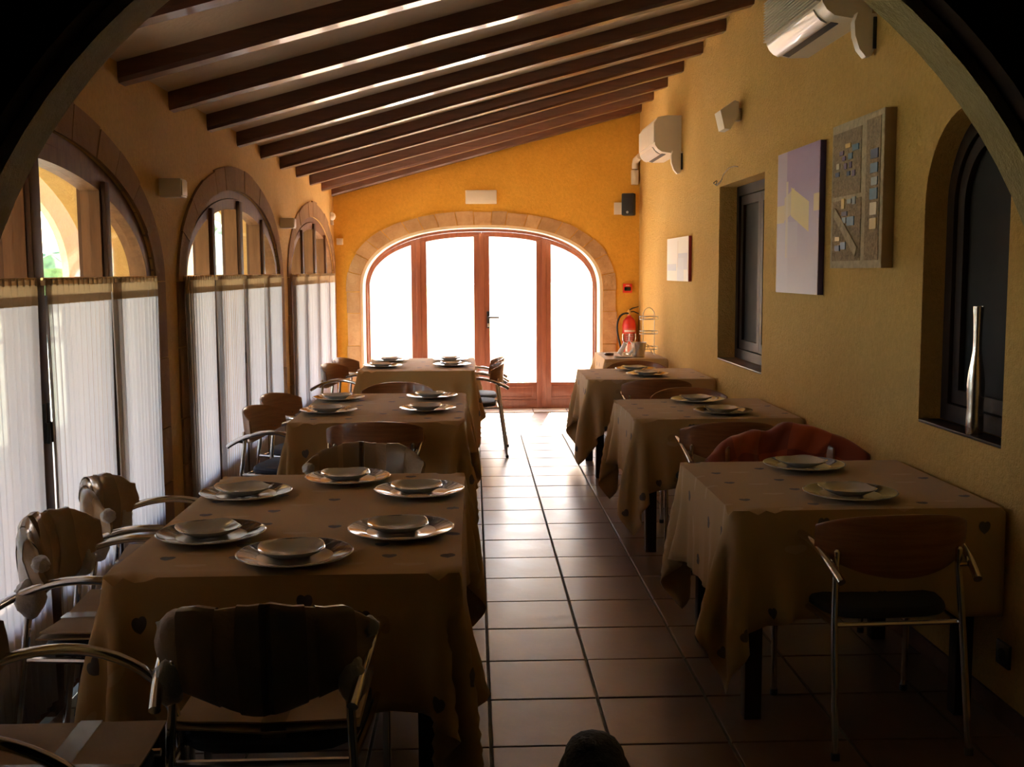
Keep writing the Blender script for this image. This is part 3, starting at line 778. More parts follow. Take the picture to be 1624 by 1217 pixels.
# ------------------------------------------------------------------ tables
TH = .75
TABLES = {  # x0, x1, y0, y1
    'L1': (-1.0, -.045, 2.90, 4.37), 'L2': (-1.01, -.06, 5.89, 7.30), 'L3': (-.95, .0, 8.96, 10.28),
    'R1': (.875, 1.80, 3.61, 4.55), 'R2': (.89, 1.80, 5.90, 6.84), 'R3': (.86, 1.80, 8.10, 9.0), 'R4': (1.215, 1.78, 10.0, 10.86)}
TLAB = {'L1': 'nearest table on the window side', 'L2': 'middle table on the window side', 'L3': 'farthest table on the window side',
        'R1': 'nearest table against the right wall', 'R2': 'second table against the right wall', 'R3': 'third table against the right wall', 'R4': 'small serving table in the far right corner'}
simcache = {}
for key, (x0, x1, y0, y1) in TABLES.items():
    cx, cy = (x0+x1)/2, (y0+y1)/2; W, L = x1-x0, y1-y0
    t = thing('dining_table' if key != 'R4' else 'serving_table', 'dark-legged wooden table under a cloth, '+TLAB[key], 'table', (cx, cy, 0), 0, 'cloth-covered dining tables' if key != 'R4' else None)
    MB().bevbox(-W/2+.028, W/2-.028, -L/2+.028, L/2-.028, TH-.040, TH-.010, .012).build('tabletop', 'dark_wood', t)
    ap = MB(); a, b_ = W/2-.08, L/2-.08
    ap.ring([(-a, -b_), (a, -b_), (a, b_), (-a, b_)], [(-a+.02, -b_+.02), (a-.02, -b_+.02), (a-.02, b_-.02), (-a+.02, b_-.02)], lambda u, v, w: (u, v, w), TH-.10, TH-.032)
    ap.build('apron', 'dark_wood', t)
    for sx in (-1, 1):
        for sy in (-1, 1):
            px, py = sx*(W/2-.09), sy*(L/2-.07)
            MB().bevbox(px-.03, px+.03, py-.03, py+.03, 0, TH-.034, .004).build('leg', 'dark_wood', t)
    mat = 'cloth' if key[0] == 'L' else 'cloth_r'
    drop = .345 if key != 'R4' else .26
    xl = XR-.006-cx if key[0] == 'R' else None
    P, UVg = drape(W, L, drop, TH, [(-W/2, W/2, -L/2, L/2, TH)], 11+len(simcache), xlim=xl, sp_=.029, cut=drop-.02 if key[0] == 'R' else 0)
    simcache[key] = 1
    cloth_obj('tablecloth', P, UVg, mat, (cx, cy, 0), {'L': 'ochre', 'R': 'beige'}[key[0]]+' tablecloth with dark leaf motifs on the '+TLAB[key], 'printed tablecloths', half=(W/2, L/2))

# ------------------------------------------------------------------ plates
def charger(label, x, y, rz, first=[None]):
    if first[0] is None:
        prof = [(.0, .004), (.07, .003), (.085, .0), (.09, .0), (.105, .006), (.135, .014), (.163, .020), (.1655, .0225), (.163, .0245), (.135, .0185), (.108, .0105), (.10, .0085), (0, .0075)]
        o = MB().lathe(prof, 56).build('charger_plate', 'charger', smooth=50); first[0] = o
        tag(o, label, 'plate', 'large charger plates')
    else:
        o = first[0].copy(); COL.objects.link(o); o['label'] = label
    o.location = (x, y, TH+.0085); o.rotation_euler = (0, 0, rz)
def small_plate(label, x, y, rz, tilt=0, first=[None]):
    if first[0] is None:
        prof = [(.0, .002), (.035, .001), (.045, 0), (.05, .0), (.062, .008), (.083, .020), (.092, .028), (.094, .031), (.092, .032), (.081, .0245), (.062, .0135), (.05, .0075), (0, .006)]
        mb = MB(); n = 48; vs = []; fs = []; k = len(prof)
        for (r, z) in prof:
            for j in range(n):
                a = 2*PI*j/n; ca, sa = math.cos(a), math.sin(a)
                e = 3.2; q = (abs(ca)**e+abs(sa)**e)**(-1/e); w = min(1, r/.06)
                rr = r*(1+(q-1)*w); corner = (q-1)/.24
                vs.append((rr*ca, rr*sa, (z+max(0, r-.06)*.20*corner)*.85))
        for i in range(k-1):
            for j in range(n): fs.append((i*n+j, i*n+(j+1) % n, (i+1)*n+(j+1) % n, (i+1)*n+j))
        mb.add(vs, fs); o = mb.build('small_plate', 'side_plate', smooth=50); first[0] = o
        tag(o, label, 'plate', 'small square plates on the chargers')
    else:
        o = first[0].copy(); COL.objects.link(o); o['label'] = label
    o.location = (x, y, TH+.0175+(.006 if tilt else 0)); o.rotation_euler = (tilt, 0, rz)
PL = {
    'L1': [(-.811, 3.318, 'at the left near place', .5, .0), (-.513, 3.054, 'at the near end place', .2, .0), (-.231, 3.341, 'at the right near place', .1, .0),
           (-.833, 3.941, 'at the left far place', .6, .0), (-.494, 4.211, 'at the far end place', .15, 0), (-.204, 3.947, 'at the right far place', .05, 0)],
    'L2': [(-.863, 6.937, 'at the left far place', .2, 0), (-.844, 6.304, 'at the left near place', .4, 0), (-.272, 6.992, 'at the right far place', .1, 0), (-.273, 6.346, 'at the right near place', .1, 0)],
    'L3': [(-.751, 9.90, 'at the left far place', .2, 0), (-.776, 9.296, 'at the left near place', .4, 0), (-.209, 9.902, 'at the right far place', .1, 0), (-.187, 9.362, 'at the right near place', .1, 0)],
    'R1': [(1.348, 4.37, 'at the far place', .3, 0), (1.342, 3.80, 'at the near place', .1, 0)],
    'R2': [(1.381, 6.65, 'at the far place', .3, 0), (1.412, 6.10, 'at the near place', .1, 0)],
    'R3': [(1.313, 8.80, 'at the far place', .3, 0), (1.339, 8.35, 'at the near place', .1, 0)]}
PLB = {'L1': 'nearest window-side table', 'L2': 'middle window-side table', 'L3': 'farthest window-side table', 'R1': 'nearest right-wall table', 'R2': 'second right-wall table', 'R3': 'third right-wall table'}
for key, lst in PL.items():
    for (x, y, w, rz, tl_) in lst:
        charger('large dark-rimmed charger plate '+w+', '+PLB[key], x, y, rz*3)
        small_plate('small cream plate on the charger '+w+', '+PLB[key], x-.01, y+.004, rz+PI/4*0, tl_)

# ------------------------------------------------------------------ chairs
def arcpt(u, ry=0):                     # plan curve of the back: u in -1..1 -> (x, y)
    return .252*math.sin(u*1.12)/math.sin(1.12), -.255+.115*(1-math.cos(u*1.12))/(1-math.cos(1.12))
def back_panel(th=.012, grow=0, lump=0, seed=0):
    rnd = random.Random(seed); mb = MB(); nu, nv = 26, 9
    ph = [rnd.uniform(0, 6) for _ in range(6)]
    def lim(u):
        top = .742+.052*(1-abs(u)**2.2); bot = .662-.082*(1-abs(u)**1.8)
        return top, bot
    loops = []
    for i in range(nu):
        u = -1+2*i/(nu-1); x, y = arcpt(u*(1+grow*.6)); t, b_ = lim(u*.999)
        t += grow; b_ -= grow
        if grow:
            t += lump*.35*math.sin(9*u+ph[0])+lump*.25*math.sin(23*u+ph[1]); b_ += lump*.8*math.sin(7*u+ph[2])
        d = 1e-3; x2, y2 = arcpt(u+d); tx, ty = (x2-x), (y2-y); l = math.hypot(tx, ty); nx_, ny_ = -ty/l, tx/l   # towards the sitter
        ring = []
        m_ = 22
        rad_end = 1.0 if not grow else max(.35, (1-abs(u)**6))
        for j in range(m_):
            a = 2*PI*j/m_; ca, sa = math.cos(a), math.sin(a)
            e = .38 if not grow else .75
            vz = (abs(sa)**e)*(1 if sa > 0 else -1); vn = (abs(ca)**e)*(1 if ca > 0 else -1)
            lean = .10*((t+b_)/2+vz*(t-b_)/2-.66)
            w = th/2*rad_end+(lump*(math.sin(11*u+3*a+ph[3])*.5+math.sin(29*u+5*a+ph[4])*.3+rnd.uniform(-.15, .15)) if grow else 0)
            ring.append((x+nx_*vn*w, y+ny_*vn*w-lean, (t+b_)/2+vz*(t-b_)/2*(1 if not grow else rad_end**.3)))
        loops.append(ring)
    m_ = len(loops[0]); vs = [p for r_ in loops for p in r_]; n = len(loops)
    fs = [(i*m_+j, i*m_+(j+1) % m_, (i+1)*m_+(j+1) % m_, (i+1)*m_+j) for i in range(n-1) for j in range(m_)]
    fs += [tuple(range(m_)), tuple((n-1)*m_+j for j in range(m_))]
    return mb.add(vs, fs)
def bez(p0, p1, p2, p3, n=14):
    P = [Vector(p) for p in (p0, p1, p2, p3)]
    return [P[0]*(1-t)**3+P[1]*3*t*(1-t)**2+P[2]*3*t*t*(1-t)+P[3]*t**3 for t in [i/n for i in range(n+1)]]
def lump_blob(c_, r, seed, sq=(1, 1, 1)):
    mb = foliage(seed, 1, 1, 3, .45); mb.v = [(c_[0]+v[0]*r*sq[0], c_[1]+v[1]*r*sq[1], c_[2]+v[2]*r*sq[2]) for v in mb.v]; return mb
def lgf(t): return [o for o in bpy.data.objects if o.parent == t and o.name.startswith('leg')][-1]
def make_chair(name, label, wrapped=False, pad='seat_pad'):
    t = thing(name, label, 'chair')
    # seat
    mb = MB(); n = 36
    def so(r_, z):
        P = []
        for j in range(n):
            a = 2*PI*j/n; ca, sa = math.cos(a), math.sin(a); e = 4.2; q = (abs(ca)**e+abs(sa)**e)**(-1/e)
            P.append((.222*q*r_*ca*(1+.05*sa), .02+.215*q*r_*sa, z))
        return P
    rings = [so(.0, .43), so(.95, .43), so(1.0, .437), so(1.0, .455), so(.96, .466), so(.8, .472), so(.4, .470), so(0, .468)]
    vs = [p for r_ in rings for p in r_]
    fs = [(i*n+j, i*n+(j+1) % n, (i+1)*n+(j+1) % n, (i+1)*n+j) for i in range(len(rings)-1) for j in range(n)]
    mb.add(vs, fs).build('seat', pad, t)
    fr_ = MB()
    for sx in (-1, 1):
        fr_.tube([(sx*.212, -.215, .425), (sx*.225, 0, .422), (sx*.235, .215, .425)], .010, 8)
    fr_.tube([(-.212, -.21, .420), (.212, -.21, .420)], .009, 8); fr_.tube([(-.235, .19, .420), (.235, .19, .420)], .009, 8)
    fr_.build('seat_frame', 'chrome', t)
    # rear legs, each with a bracket to the back
    for sx in (-1, 1):
        lb = MB().tube([(sx*.222, -.285, .0), (sx*.214, -.225, .43), (sx*.205, -.205, .60), (sx*.203, -.208, .665), (sx*.203, -.209, .672)], [.0115, .0115, .0115, .0115, .005], 10)
        lb.tube([(sx*.204, -.206, .63), (sx*.198, -.190, .655)], .007, 6)
        lg = lb.build('leg', 'chrome', t)
        MB().tube([(sx*.2222, -.2865, .0), (sx*.2218, -.2835, .022)], .0145, 10).build('foot_cap', 'black', lg)
        arm = bez((sx*.222, -.30, .588), (sx*.25, -.14, .690), (sx*.262, .06, .720), (sx*.258, .20, .600), 16)+bez((sx*.258, .20, .600), (sx*.257, .235, .56), (sx*.254, .255, .50), (sx*.252, .262, .43), 6)[1:]
        MB().tube(arm, .0138, 10).build('armrest', 'chrome', t)
        MB().tube([(sx*.252, .262, .44), (sx*.250, .265, .2), (sx*.248, .268, 0)], .0115, 10).build('leg', 'chrome', t)
        MB().tube([(sx*.248, .268, 0), (sx*.248, .268, .022)], .0145, 10).build('foot_cap', 'black', t.children[-1] if False else lgf(t))
        MB().tube([(sx*.206, -.21, .612), (sx*.232, -.235, .620)], .008, 8).build('arm_bracket', 'chrome', t)
    if not wrapped:
        back_panel().build('backrest', 'veneer', t)
    else:
        sd = wrapped
        bk = back_panel(.046, .022, .010, sd).build('backrest', 'paper', t, label='backrest wrapped in brown paper')
        # bands of packing tape around the wrapped back
        for q, (uc, w_) in enumerate(((-.45, .13), (.12, .20), (.62, .11))):
            bd = MB(); full = back_panel(.052, .026, .010, sd); m_ = 22; nu = 26
            i0_ = max(0, int((uc-w_+1)/2*(nu-1))); i1_ = min(nu-1, int((uc+w_+1)/2*(nu-1))+1)
            vs = full.v[i0_*m_:(i1_+1)*m_]; k = i1_-i0_+1
            fs = [(i*m_+j, i*m_+(j+1) % m_, (i+1)*m_+(j+1) % m_, (i+1)*m_+j) for i in range(k-1) for j in range(m_)]
            bd.add(vs, fs).build('tape_band', 'tape', bk)
        for sx in (-1, 1):
            lump_blob((sx*.215, -.20, .615), .050, sd*3+sx, (.75, .9, 1.15)).build('bubble_wrap', 'bubble', t, smooth=89)
        lump_blob((.246, -.15, .725), .026, sd*5+9, (1, 1, 1)).build('bubble_wrap', 'bubble', t)
        cb = MB()
        def sheet(off, z0, wob, sx0, ph):
            g = MB(); nn = 9
            f_ = lambda i, j, dz: (sx0*(-.225+.45*i/(nn-1))+off[0], -.185+.41*j/(nn-1)+off[1], z0+dz+wob*math.sin(3*i/(nn-1)*2+ph)*math.cos(2.5*j/(nn-1)+ph)+.012*abs(i/(nn-1)-.5)*2)
            top = [f_(i, j, .005) for j in range(nn) for i in range(nn)]; bot = [f_(i, j, 0) for j in range(nn) for i in range(nn)]
            g.add(top+bot, [(j*nn+i, j*nn+i+1, (j+1)*nn+i+1, (j+1)*nn+i) for j in range(nn-1) for i in range(nn-1)]+[(nn*nn+j*nn+i, nn*nn+(j+1)*nn+i, nn*nn+(j+1)*nn+i+1, nn*nn+j*nn+i+1) for j in range(nn-1) for i in range(nn-1)]
                  + [(k1, k2, nn*nn+k2, nn*nn+k1) for (k1, k2) in [(i, i+1) for i in range(nn-1)]+[((nn-1)*nn+i+1, (nn-1)*nn+i) for i in range(nn-1)]+[((j+1)*nn, j*nn) for j in range(nn-1)]+[(j*nn+nn-1, (j+1)*nn+nn-1) for j in range(nn-1)]])
            return g
        sheet((0, 0), .478, .004, 1, sd).build('cardboard', 'cardboard', t)
        sheet((.004, .012), .494, .005, .98, sd+1).build('cardboard', 'cardboard', t)
        tp_ = MB()
        def strip(horizontal):
            nn = 12; vs = []
            for i in range(nn+1):
                q = i/nn
                for s_ in (-1, 1):
                    if horizontal: x, y = -.222+.444*q, .06+s_*.026
                    else: x, y = .02+s_*.030, -.178+.405*q
                    ii, jj = (x/.98+.225)/.45, (y-.012+.185)/.41
                    z = .494+.0062+.005*math.sin(6*ii+sd+1)*math.cos(2.5*jj+sd+1)+.012*abs(ii-.5)*2
                    vs.append((x, y, z+.001))
            tp_.add(vs, [(2*i, 2*i+1, 2*i+3, 2*i+2) for i in range(nn)])
            if not horizontal: tp_.add([(-.01, -.180, .5), (.05, -.180, .5), (.05, -.182, .44), (-.01, -.182, .44)], [(0, 1, 2, 3)])
        strip(True); strip(False); tp_.build('tape_cross', 'tape', t)
    return t
PROTO = {}
def chair(kind, x, y, rz, label, group):
    if kind not in PROTO:
        if kind == 'plain': PROTO[kind] = make_chair('armchair', label, False, 'seat_pad')
        elif kind == 'dark': PROTO[kind] = make_chair('armchair', label, False, 'seat_black')
        else: PROTO[kind] = make_chair('wrapped_armchair', label, int(kind[1:]))
        o = PROTO[kind]; register(o); o['group'] = group; o.location = (x, y, 0); o.rotation_euler = (0, 0, rz); return o
    return copy_tree(PROTO[kind], (x, y, 0), rz, label, group)
GW, GP = 'armchairs still in packing paper', 'chrome armchairs with brown bent backs'
chair('w1', -.505, 2.70, 0, 'paper-wrapped chrome armchair at the near end of the nearest window-side table, seen from behind', GW)
chair('w2', -.474, 4.54, PI, 'paper-wrapped chrome armchair behind the far end of the nearest window-side table', GW)
chair('w3', -1.12, 3.41, -PI/2-.0, 'paper-wrapped chrome armchair by the curtains, nearer of two beside the nearest table', GW)
chair('w4', -1.165, 4.06, -PI/2+.12, 'paper-wrapped chrome armchair by the curtains, farther of two beside the nearest table', GW)
chair('w5', -.975, 2.31, -PI/2-.0, 'paper-wrapped chrome armchair cut off by the lower left corner, big arching arms', GW)
chair('plain', -.53, 5.92, 0, 'brown-backed armchair at the near end of the middle window-side table', GP)
chair('plain', -.534, 7.44, PI, 'brown-backed armchair behind the far end of the middle window-side table', GP)
chair('plain', -1.06, 6.33, -PI/2-.22, 'brown-backed armchair by the curtains, nearer of two beside the middle table', GP)
chair('plain', -1.08, 6.97, -PI/2-.30, 'brown-backed armchair by the curtains, farther of two beside the middle table', GP)
chair('plain', -1.02, 9.28, -PI/2-.25, 'brown-backed armchair by the curtains, nearer of two beside the farthest table', GP)
chair('plain', -1.00, 9.88, -PI/2-.3, 'brown-backed armchair by the curtains, farther of two beside the farthest table', GP)
chair('plain', -.01, 9.33, PI/2, 'brown-backed armchair on the aisle side of the farthest window-side table, nearer one', GP)
chair('plain', .01, 9.90, PI/2, 'brown-backed armchair on the aisle side of the farthest window-side table, farther one', GP)
chair('dark', 1.36, 3.62, .04, 'brown-backed armchair with black seat at the near side of the nearest wall table', GP)
chair('dark', 1.42, 4.82, PI, 'armchair with a red blanket over its back, behind the nearest wall table', GP)
chair('dark', 1.33, 5.77, 0, 'brown-backed armchair at the near side of the second wall table', GP)
chair('dark', 1.41, 6.92, PI, 'brown-backed armchair behind the far side of the second wall table', GP)
chair('dark', 1.33, 8.02, 0, 'brown-backed armchair at the near side of the third wall table', GP)
chair('dark', 1.39, 9.10, PI, 'brown-backed armchair behind the far side of the third wall table', GP)

# red blanket over the chair back behind the nearest wall table
def blanket(u, t):                       # u across the chair back, t from the hem facing the table over the back to the rear hem
    q = 2*t-1; U = 2*u-1; x = .315*U+.03*math.sin(3*q+2*U)+.06*max(0, U)**2
    hump = .045*math.exp(-((U-.22)/.22)**2)+.022*math.exp(-((U-.62)/.2)**2)+.010*math.exp(-((U+.45)/.3)**2)
    top = .800+hump-.085*abs(U)**3-.03*max(0, -U)**2
    drop = (.26 if q < 0 else .20)*(1+.18*math.sin(4*U+1))
    back = .115*(1-math.cos(min(1, abs(U))*1.12))/(1-math.cos(1.12))
    fold = .016*math.sin(9*U+3*q)*min(1, abs(q)*2)+.009*math.sin(21*U-5*q)
    k = math.copysign(min(1, abs(q)/.16)**.6, q)
    return (x, -back+.030*k+(.055*q*abs(q))+fold*(1 if q > 0 else -1), top-drop*max(0, abs(q)-.06)**1.15+.006*math.sin(17*U+8*q))
nu_, nv_ = 44, 36
Pb = np.array([[blanket(i/(nu_-1), j/(nv_-1)) for j in range(nv_)] for i in range(nu_)])
UVb = np.array([[(i/(nu_-1)*.7, j/(nv_-1)*.55) for j in range(nv_)] for i in range(nu_)])
cloth_obj('blanket', Pb, UVb, 'blanket', (1.42, 5.075, 0), 'crumpled red checked blanket over the chair back behind the nearest wall table', None, 'blanket', .008)

# ------------------------------------------------------------------ cafe curtains
CUR = [(2.48, 3.06), (3.10, 3.80), (3.865, 4.57), (4.59, 5.235),
       (5.74, 6.39), (6.45, 7.19), (7.21, 7.90), (7.93, 8.58),
       (9.13, 9.74), (9.79, 10.52), (10.55, 11.22), (11.25, 11.90)]
ordn = ['first', 'second', 'third', 'fourth']; wnm = ['nearest', 'middle', 'farthest']
for i, (ya, yb) in enumerate(CUR):
    ya, yb = ya*.986, yb*.986
    xc = XL+.035; L_ = yb-ya
    if ya < 2.5 and i == 0: ya = 2.48
    t = thing('cafe_curtain', 'sheer white gathered half curtain, %s from the camera at the %s arched window' % (ordn[i % 4], wnm[i//4]), 'curtain', (xc, (ya+yb)/2, 1.55), 0, 'sheer half curtains')
    rnd = random.Random(i); nf = int(L_/.052); ph = rnd.uniform(0, 6); nu = nf*8+1
    amp = [rnd.uniform(.5, 1.2) for _ in range(nf+3)]
    drift = rnd.uniform(-.015, .015)
    def fold(u, v, ra=.011):
        q = u*nf; k = int(q); a_ = amp[k]*(1-(q-k))+amp[k+1]*(q-k)
        return ra*a_*math.cos(2*PI*q+ph+.5*math.sin(5*u))*(1-.35*v)
    zb_ = .08
    def cf(u, v):
        z = 1.495+(zb_-1.495)*v
        y = ya+.006+(L_-.012)*(u+(.5-u)*.05*math.sin(PI*v)) + drift*v
        return (xc+fold(u, v), y, z)
    fo = MB().grid(nu, 10, cf).build('curtain_fabric', 'curtain', t, True, smooth=80)
    uvl = fo.data.uv_layers.new(name='UVMap')
    uvs = np.array([((l.vertex_index % nu)/(nu-1)*L_, (l.vertex_index//nu)/9) for l in fo.data.loops], dtype=np.float32); uvl.data.foreach_set('uv', uvs.ravel())
    def hf(u, v):
        z = 1.533-.07*v
        return (xc+fold(u, 0, .009)+.002, ya+.006+(L_-.012)*u, z)
    MB().grid(nu, 3, hf).build('heading_band', 'heading', t, True, smooth=80)
    lpm = None
    for k in range(nf+1):
        y = ya+.01+(L_-.02)*k/nf
        if lpm is None: lpo = MB().bevbox(-.009, .009, -.007, .007, -.013, .012, .002).build('heading_loop', 'heading', t); lpm = lpo.data
        else: lpo = bpy.data.objects.new('heading_loop', lpm); COL.objects.link(lpo); lpo.parent = t
        lpo.location = (0, y-(ya+yb)/2, -.008)
    MB().tube([(xc, ya-.006, 1.552), (xc, yb+.006, 1.552)], .005, 8).build('curtain_rod', 'brass', t, True)

# ------------------------------------------------------------------ wall-mounted things
def air_con(label, ya, yb, zb, zt, ribbed):
    t = thing('air_conditioner', label, 'air conditioner', (XR, (ya+yb)/2, zb), 0, 'wall air conditioners')
    D = .235; h = zt-zb
    # side profile (depth from wall d, height z)
    prof = [(0, 0), (.10, -.002), (.172, .010), (.208, .036), (D-.006, .068), (D, .11), (D-.004, h-.05), (D-.03, h-.012), (.13, h), (0, h)]
    L_ = yb-ya
    body = MB().prism([(XR-.004-d, zb+z) for d, z in prof], mpY, ya, yb).build('casing', 'white_plastic', t, True, smooth=35)
    if ribbed:
        g = MB()
        for k in range(14):
            z = zb+.075+.0155*k
            g.bevbox(XR-D-.020, XR-D+.004, ya+.02, yb-.012, z, z+.006, .001)
        g.build('grille', 'white_plastic', t, True)
    else:
        MB().bevbox(XR-D-.010, XR-D+.004, ya+.012, yb-.012, zb+.09, zt-.055, .004).build('front_panel', 'white_plastic', t, True)
    # outlet: dark slot on the slanted underside with a glossy curved flap in front
    T = lambda d, z: (XR-.004-d, z+zb)
    sl = MB(); a0, a1 = T(.115, .0), T(.160, .012)
    sl.add([(a0[0], ya+.12, a0[1]-.003), (a1[0], ya+.12, a1[1]-.003), (a1[0], yb-.03, a1[1]-.003), (a0[0], yb-.03, a0[1]-.003),
            (a0[0], ya+.12, a0[1]+.004), (a1[0], ya+.12, a1[1]+.004), (a1[0], yb-.03, a1[1]+.004), (a0[0], yb-.03, a0[1]+.004)],
           [(0, 1, 2, 3), (4, 5, 6, 7), (0, 1, 5, 4), (1, 2, 6, 5), (2, 3, 7, 6), (3, 0, 4, 7)])
    sl.build('outlet', 'black', t, True)
    fp = MB(); pr = [(.168, .000), (.196, .014), (.218, .036), (.232, .062), (.226, .066), (.212, .044), (.190, .022), (.165, .008)]
    fp.prism([T(d, z) for d, z in pr], mpY, ya+.13, yb-.015)
    fp.build('louvre_flap', 'flap', t, True, smooth=60)
    # remote holder shaped like a fin, below the near end
    fn = MB(); outl = [(0, .005), (.085, .012), (.100, -.03), (.096, -.09), (.075, -.15), (.045, -.185), (.02, -.18), (0, -.14)]
    fn.prism([(XR-.002-d, zb+z) for d, z in outl], mpY, ya-.055, ya-.002)
    f_ = fn.build('end_cover', 'white_plastic', t, True, smooth=50)
    MB().bevbox(XR-.018, XR-.002, ya-.062, ya-.054, zb-.15, zb-.01, .002).build('cover_gap', 'black', t, True)
M['flap'] = plain('glossy_white_flap', (.62, .58, .52), .3, 0, var=.03, coat=.3)
air_con('large ribbed air conditioner high on the right wall, nearest the arch', 5.05, 6.00, 2.71, 3.02, True)
air_con('cream air conditioner high on the right wall, far one near the corner', 9.62, 10.50, 2.59, 2.91, False)

t = thing('wall_siren', 'small white wedge-shaped alarm sounder high on the right wall', 'alarm', (XR, 7.52, 2.6))
MB().bevbox(XR-.035, XR, 7.49, 7.56, 2.58, 2.66, .004).build('bracket', 'white_box', t, True)
sw = MB(); outl = [(.03, .09), (.06, .10), (.155, .035), (.125, -.085), (.085, -.09), (.03, .0)]
sw.prism([(XR-d, 2.605+z) for d, z in outl], mpY, 7.44, 7.62); sw.build('housing', 'white_box', t, True, smooth=20)

wire = MB().tube([(XR-.003, 8.21, 2.235), (XR-.03, 8.20, 2.215), (XR-.035, 8.06, 2.185), (XR-.03, 7.96, 2.20), (XR-.03, 7.88, 2.25), (XR-.02, 7.75, 2.285), (XR-.012, 7.62, 2.285), (XR-.004, 7.55, 2.275)], .0026, 6)
wire.tube([(XR-.004, 8.19, 2.23), (XR-.03, 8.12, 2.195), (XR-.032, 8.02, 2.20), (XR-.02, 7.95, 2.225)], .0026, 6)
o = wire.build('loose_cable', 'black'); o.data.transform(Matrix.Translation((-XR, -8.0, -2.2))); o.location = (XR, 8.0, 2.2)
tag(o, 'thin dark loose cable sticking out of the right wall above the square window recess', 'cable')

# paintings
def canvas(name, label, ya, yb, za, zb, dep, mat_face, mat_edge, lab_edge=None):
    t = thing(name, label, 'painting', (XR, (ya+yb)/2, za), 0)
    MB().bevbox(-dep, -.002, -(yb-ya)/2, (yb-ya)/2, 0, zb-za, .002).build('canvas_edge', mat_edge, t)
    MB().box(-dep-.003, -dep+.001, -(yb-ya)/2, (yb-ya)/2, 0, zb-za).build('painted_face', mat_face, t, smooth=0)
    return t
M['purple_edge'] = plain('indigo_edge', (.055, .035, .12), .5)
M['paint_purple'] = painting_mat('lilac_abstract', ((.36, .24, .42), (.52, .50, .60), .0, .62), [
    (.20, .40, .45, .81, 0, (.48, .38, .48), .9), (.16, .37, .0, .42, 0, (.55, .53, .62), .5), (.24, .40, .40, .50, 0, (.62, .50, .26), .9), (.05, .24, .47, .60, -.25, (.62, .50, .30), .85), (-.22, .11, .40, .56, .30, (.68, .54, .22), .95),
    (.17, .21, .20, .63, 0, (.62, .52, .42), .9), (-.39, -.30, .44, .53, 0, (.64, .50, .26), .9), (-.02, .2, .20, .40, .0, (.50, .46, .56), .5)])
canvas('abstract_painting', 'tall lilac abstract canvas with yellow blocks and a dark indigo edge', 5.66, 6.44, 1.437, 2.235, .032, 'paint_purple', 'purple_edge')
M['beige_edge'] = plain('beige_canvas_edge', (.33, .22, .11), .8)
M['relief_face'] = plain('sandy_relief_face', (.50, .39, .24), .9, var=.2, sc=30, bmp=.8, bsc=60)
M['relief_dark'] = plain('brown_rough_relief', (.34, .24, .14), .9, var=.35, sc=60, bmp=1, bsc=90)
pc = canvas('relief_painting', 'beige textured relief canvas with rows of small blue and yellow squares', 4.72, 5.40, 1.575, 2.262, .052, 'relief_face', 'beige_edge')
W_, H_ = .68, .687
def patch(u0, u1, v0, v1, mat, dep=.004, rot=0):       # u from the far (left) edge to the near edge, v from the bottom, as fractions
    ya_, yb_ = W_/2-u1*W_, W_/2-u0*W_; T = None
    cyy, czz = (ya_+yb_)/2, (v0+v1)/2*H_
    if rot: T = Matrix.Translation((0, cyy, czz)) @ Matrix.Rotation(rot, 4, 'X') @ Matrix.Translation((0, -cyy, -czz))
    return MB().box(-.055-dep, -.055, ya_, yb_, v0*H_, v1*H_, T)
patch(.03, .60, .50, .94, 'relief_dark', .003).build('rough_field', 'relief_dark', pc)
patch(.05, .62, .05, .47, 'relief_dark', .003).build('rough_field', 'relief_dark', pc)
patch(.70, .95, .05, .96, 'relief_dark', .003).build('rough_field', 'relief_dark', pc)
patch(.06, .60, .215, .285, 'relief_face', .008, .56).build('diagonal_band', 'relief_face', pc)
for nm, cc in (('sq_navy', (.03, .06, .14)), ('sq_blue', (.10, .20, .30)), ('sq_grey', (.32, .36, .36)), ('sq_cream', (.66, .56, .36)), ('sq_yellow', (.70, .48, .14)), ('sq_violet', (.10, .05, .14))):
    M[nm] = plain(nm.replace('sq_', 'mosaic_'), cc, .5)
for (u0, u1, v0, v1, c_) in ((.79, .92, .70, .76, 'sq_navy'), (.79, .92, .61, .67, 'sq_blue'), (.81, .92, .53, .58, 'sq_grey'), (.79, .92, .44, .51, 'sq_blue'), (.80, .92, .34, .42, 'sq_cream'), (.80, .92, .25, .32, 'sq_yellow'),
                             (.30, .40, .82, .85, 'sq_yellow'), (.44, .56, .79, .83, 'sq_blue'), (.18, .26, .78, .81, 'sq_violet'), (.24, .30, .74, .77, 'sq_violet'), (.36, .44, .74, .78, 'sq_blue'), (.12, .18, .69, .73, 'sq_cream'),
                             (.10, .18, .64, .67, 'sq_navy'), (.28, .33, .68, .72, 'sq_violet'), (.38, .43, .68, .72, 'sq_violet'), (.34, .40, .63, .66, 'sq_navy'), (.44, .50, .62, .66, 'sq_violet'), (.24, .30, .41, .48, 'sq_yellow'), (.36, .44, .44, .47, 'sq_grey'),
                             (.46, .52, .43, .48, 'sq_grey'), (.25, .36, .36, .39, 'sq_navy'), (.36, .50, .29, .35, 'sq_blue'), (.26, .34, .31, .35, 'sq_grey'), (.12, .22, .19, .22, 'sq_yellow'), (.12, .22, .12, .16, 'sq_navy'), (.24, .34, .13, .18, 'sq_blue')):
    patch(u0, u1, v0, v1, c_, .007).build('mosaic_square', c_, pc)
M['red_edge'] = plain('dark_red_edge', (.36, .03, .03), .5)
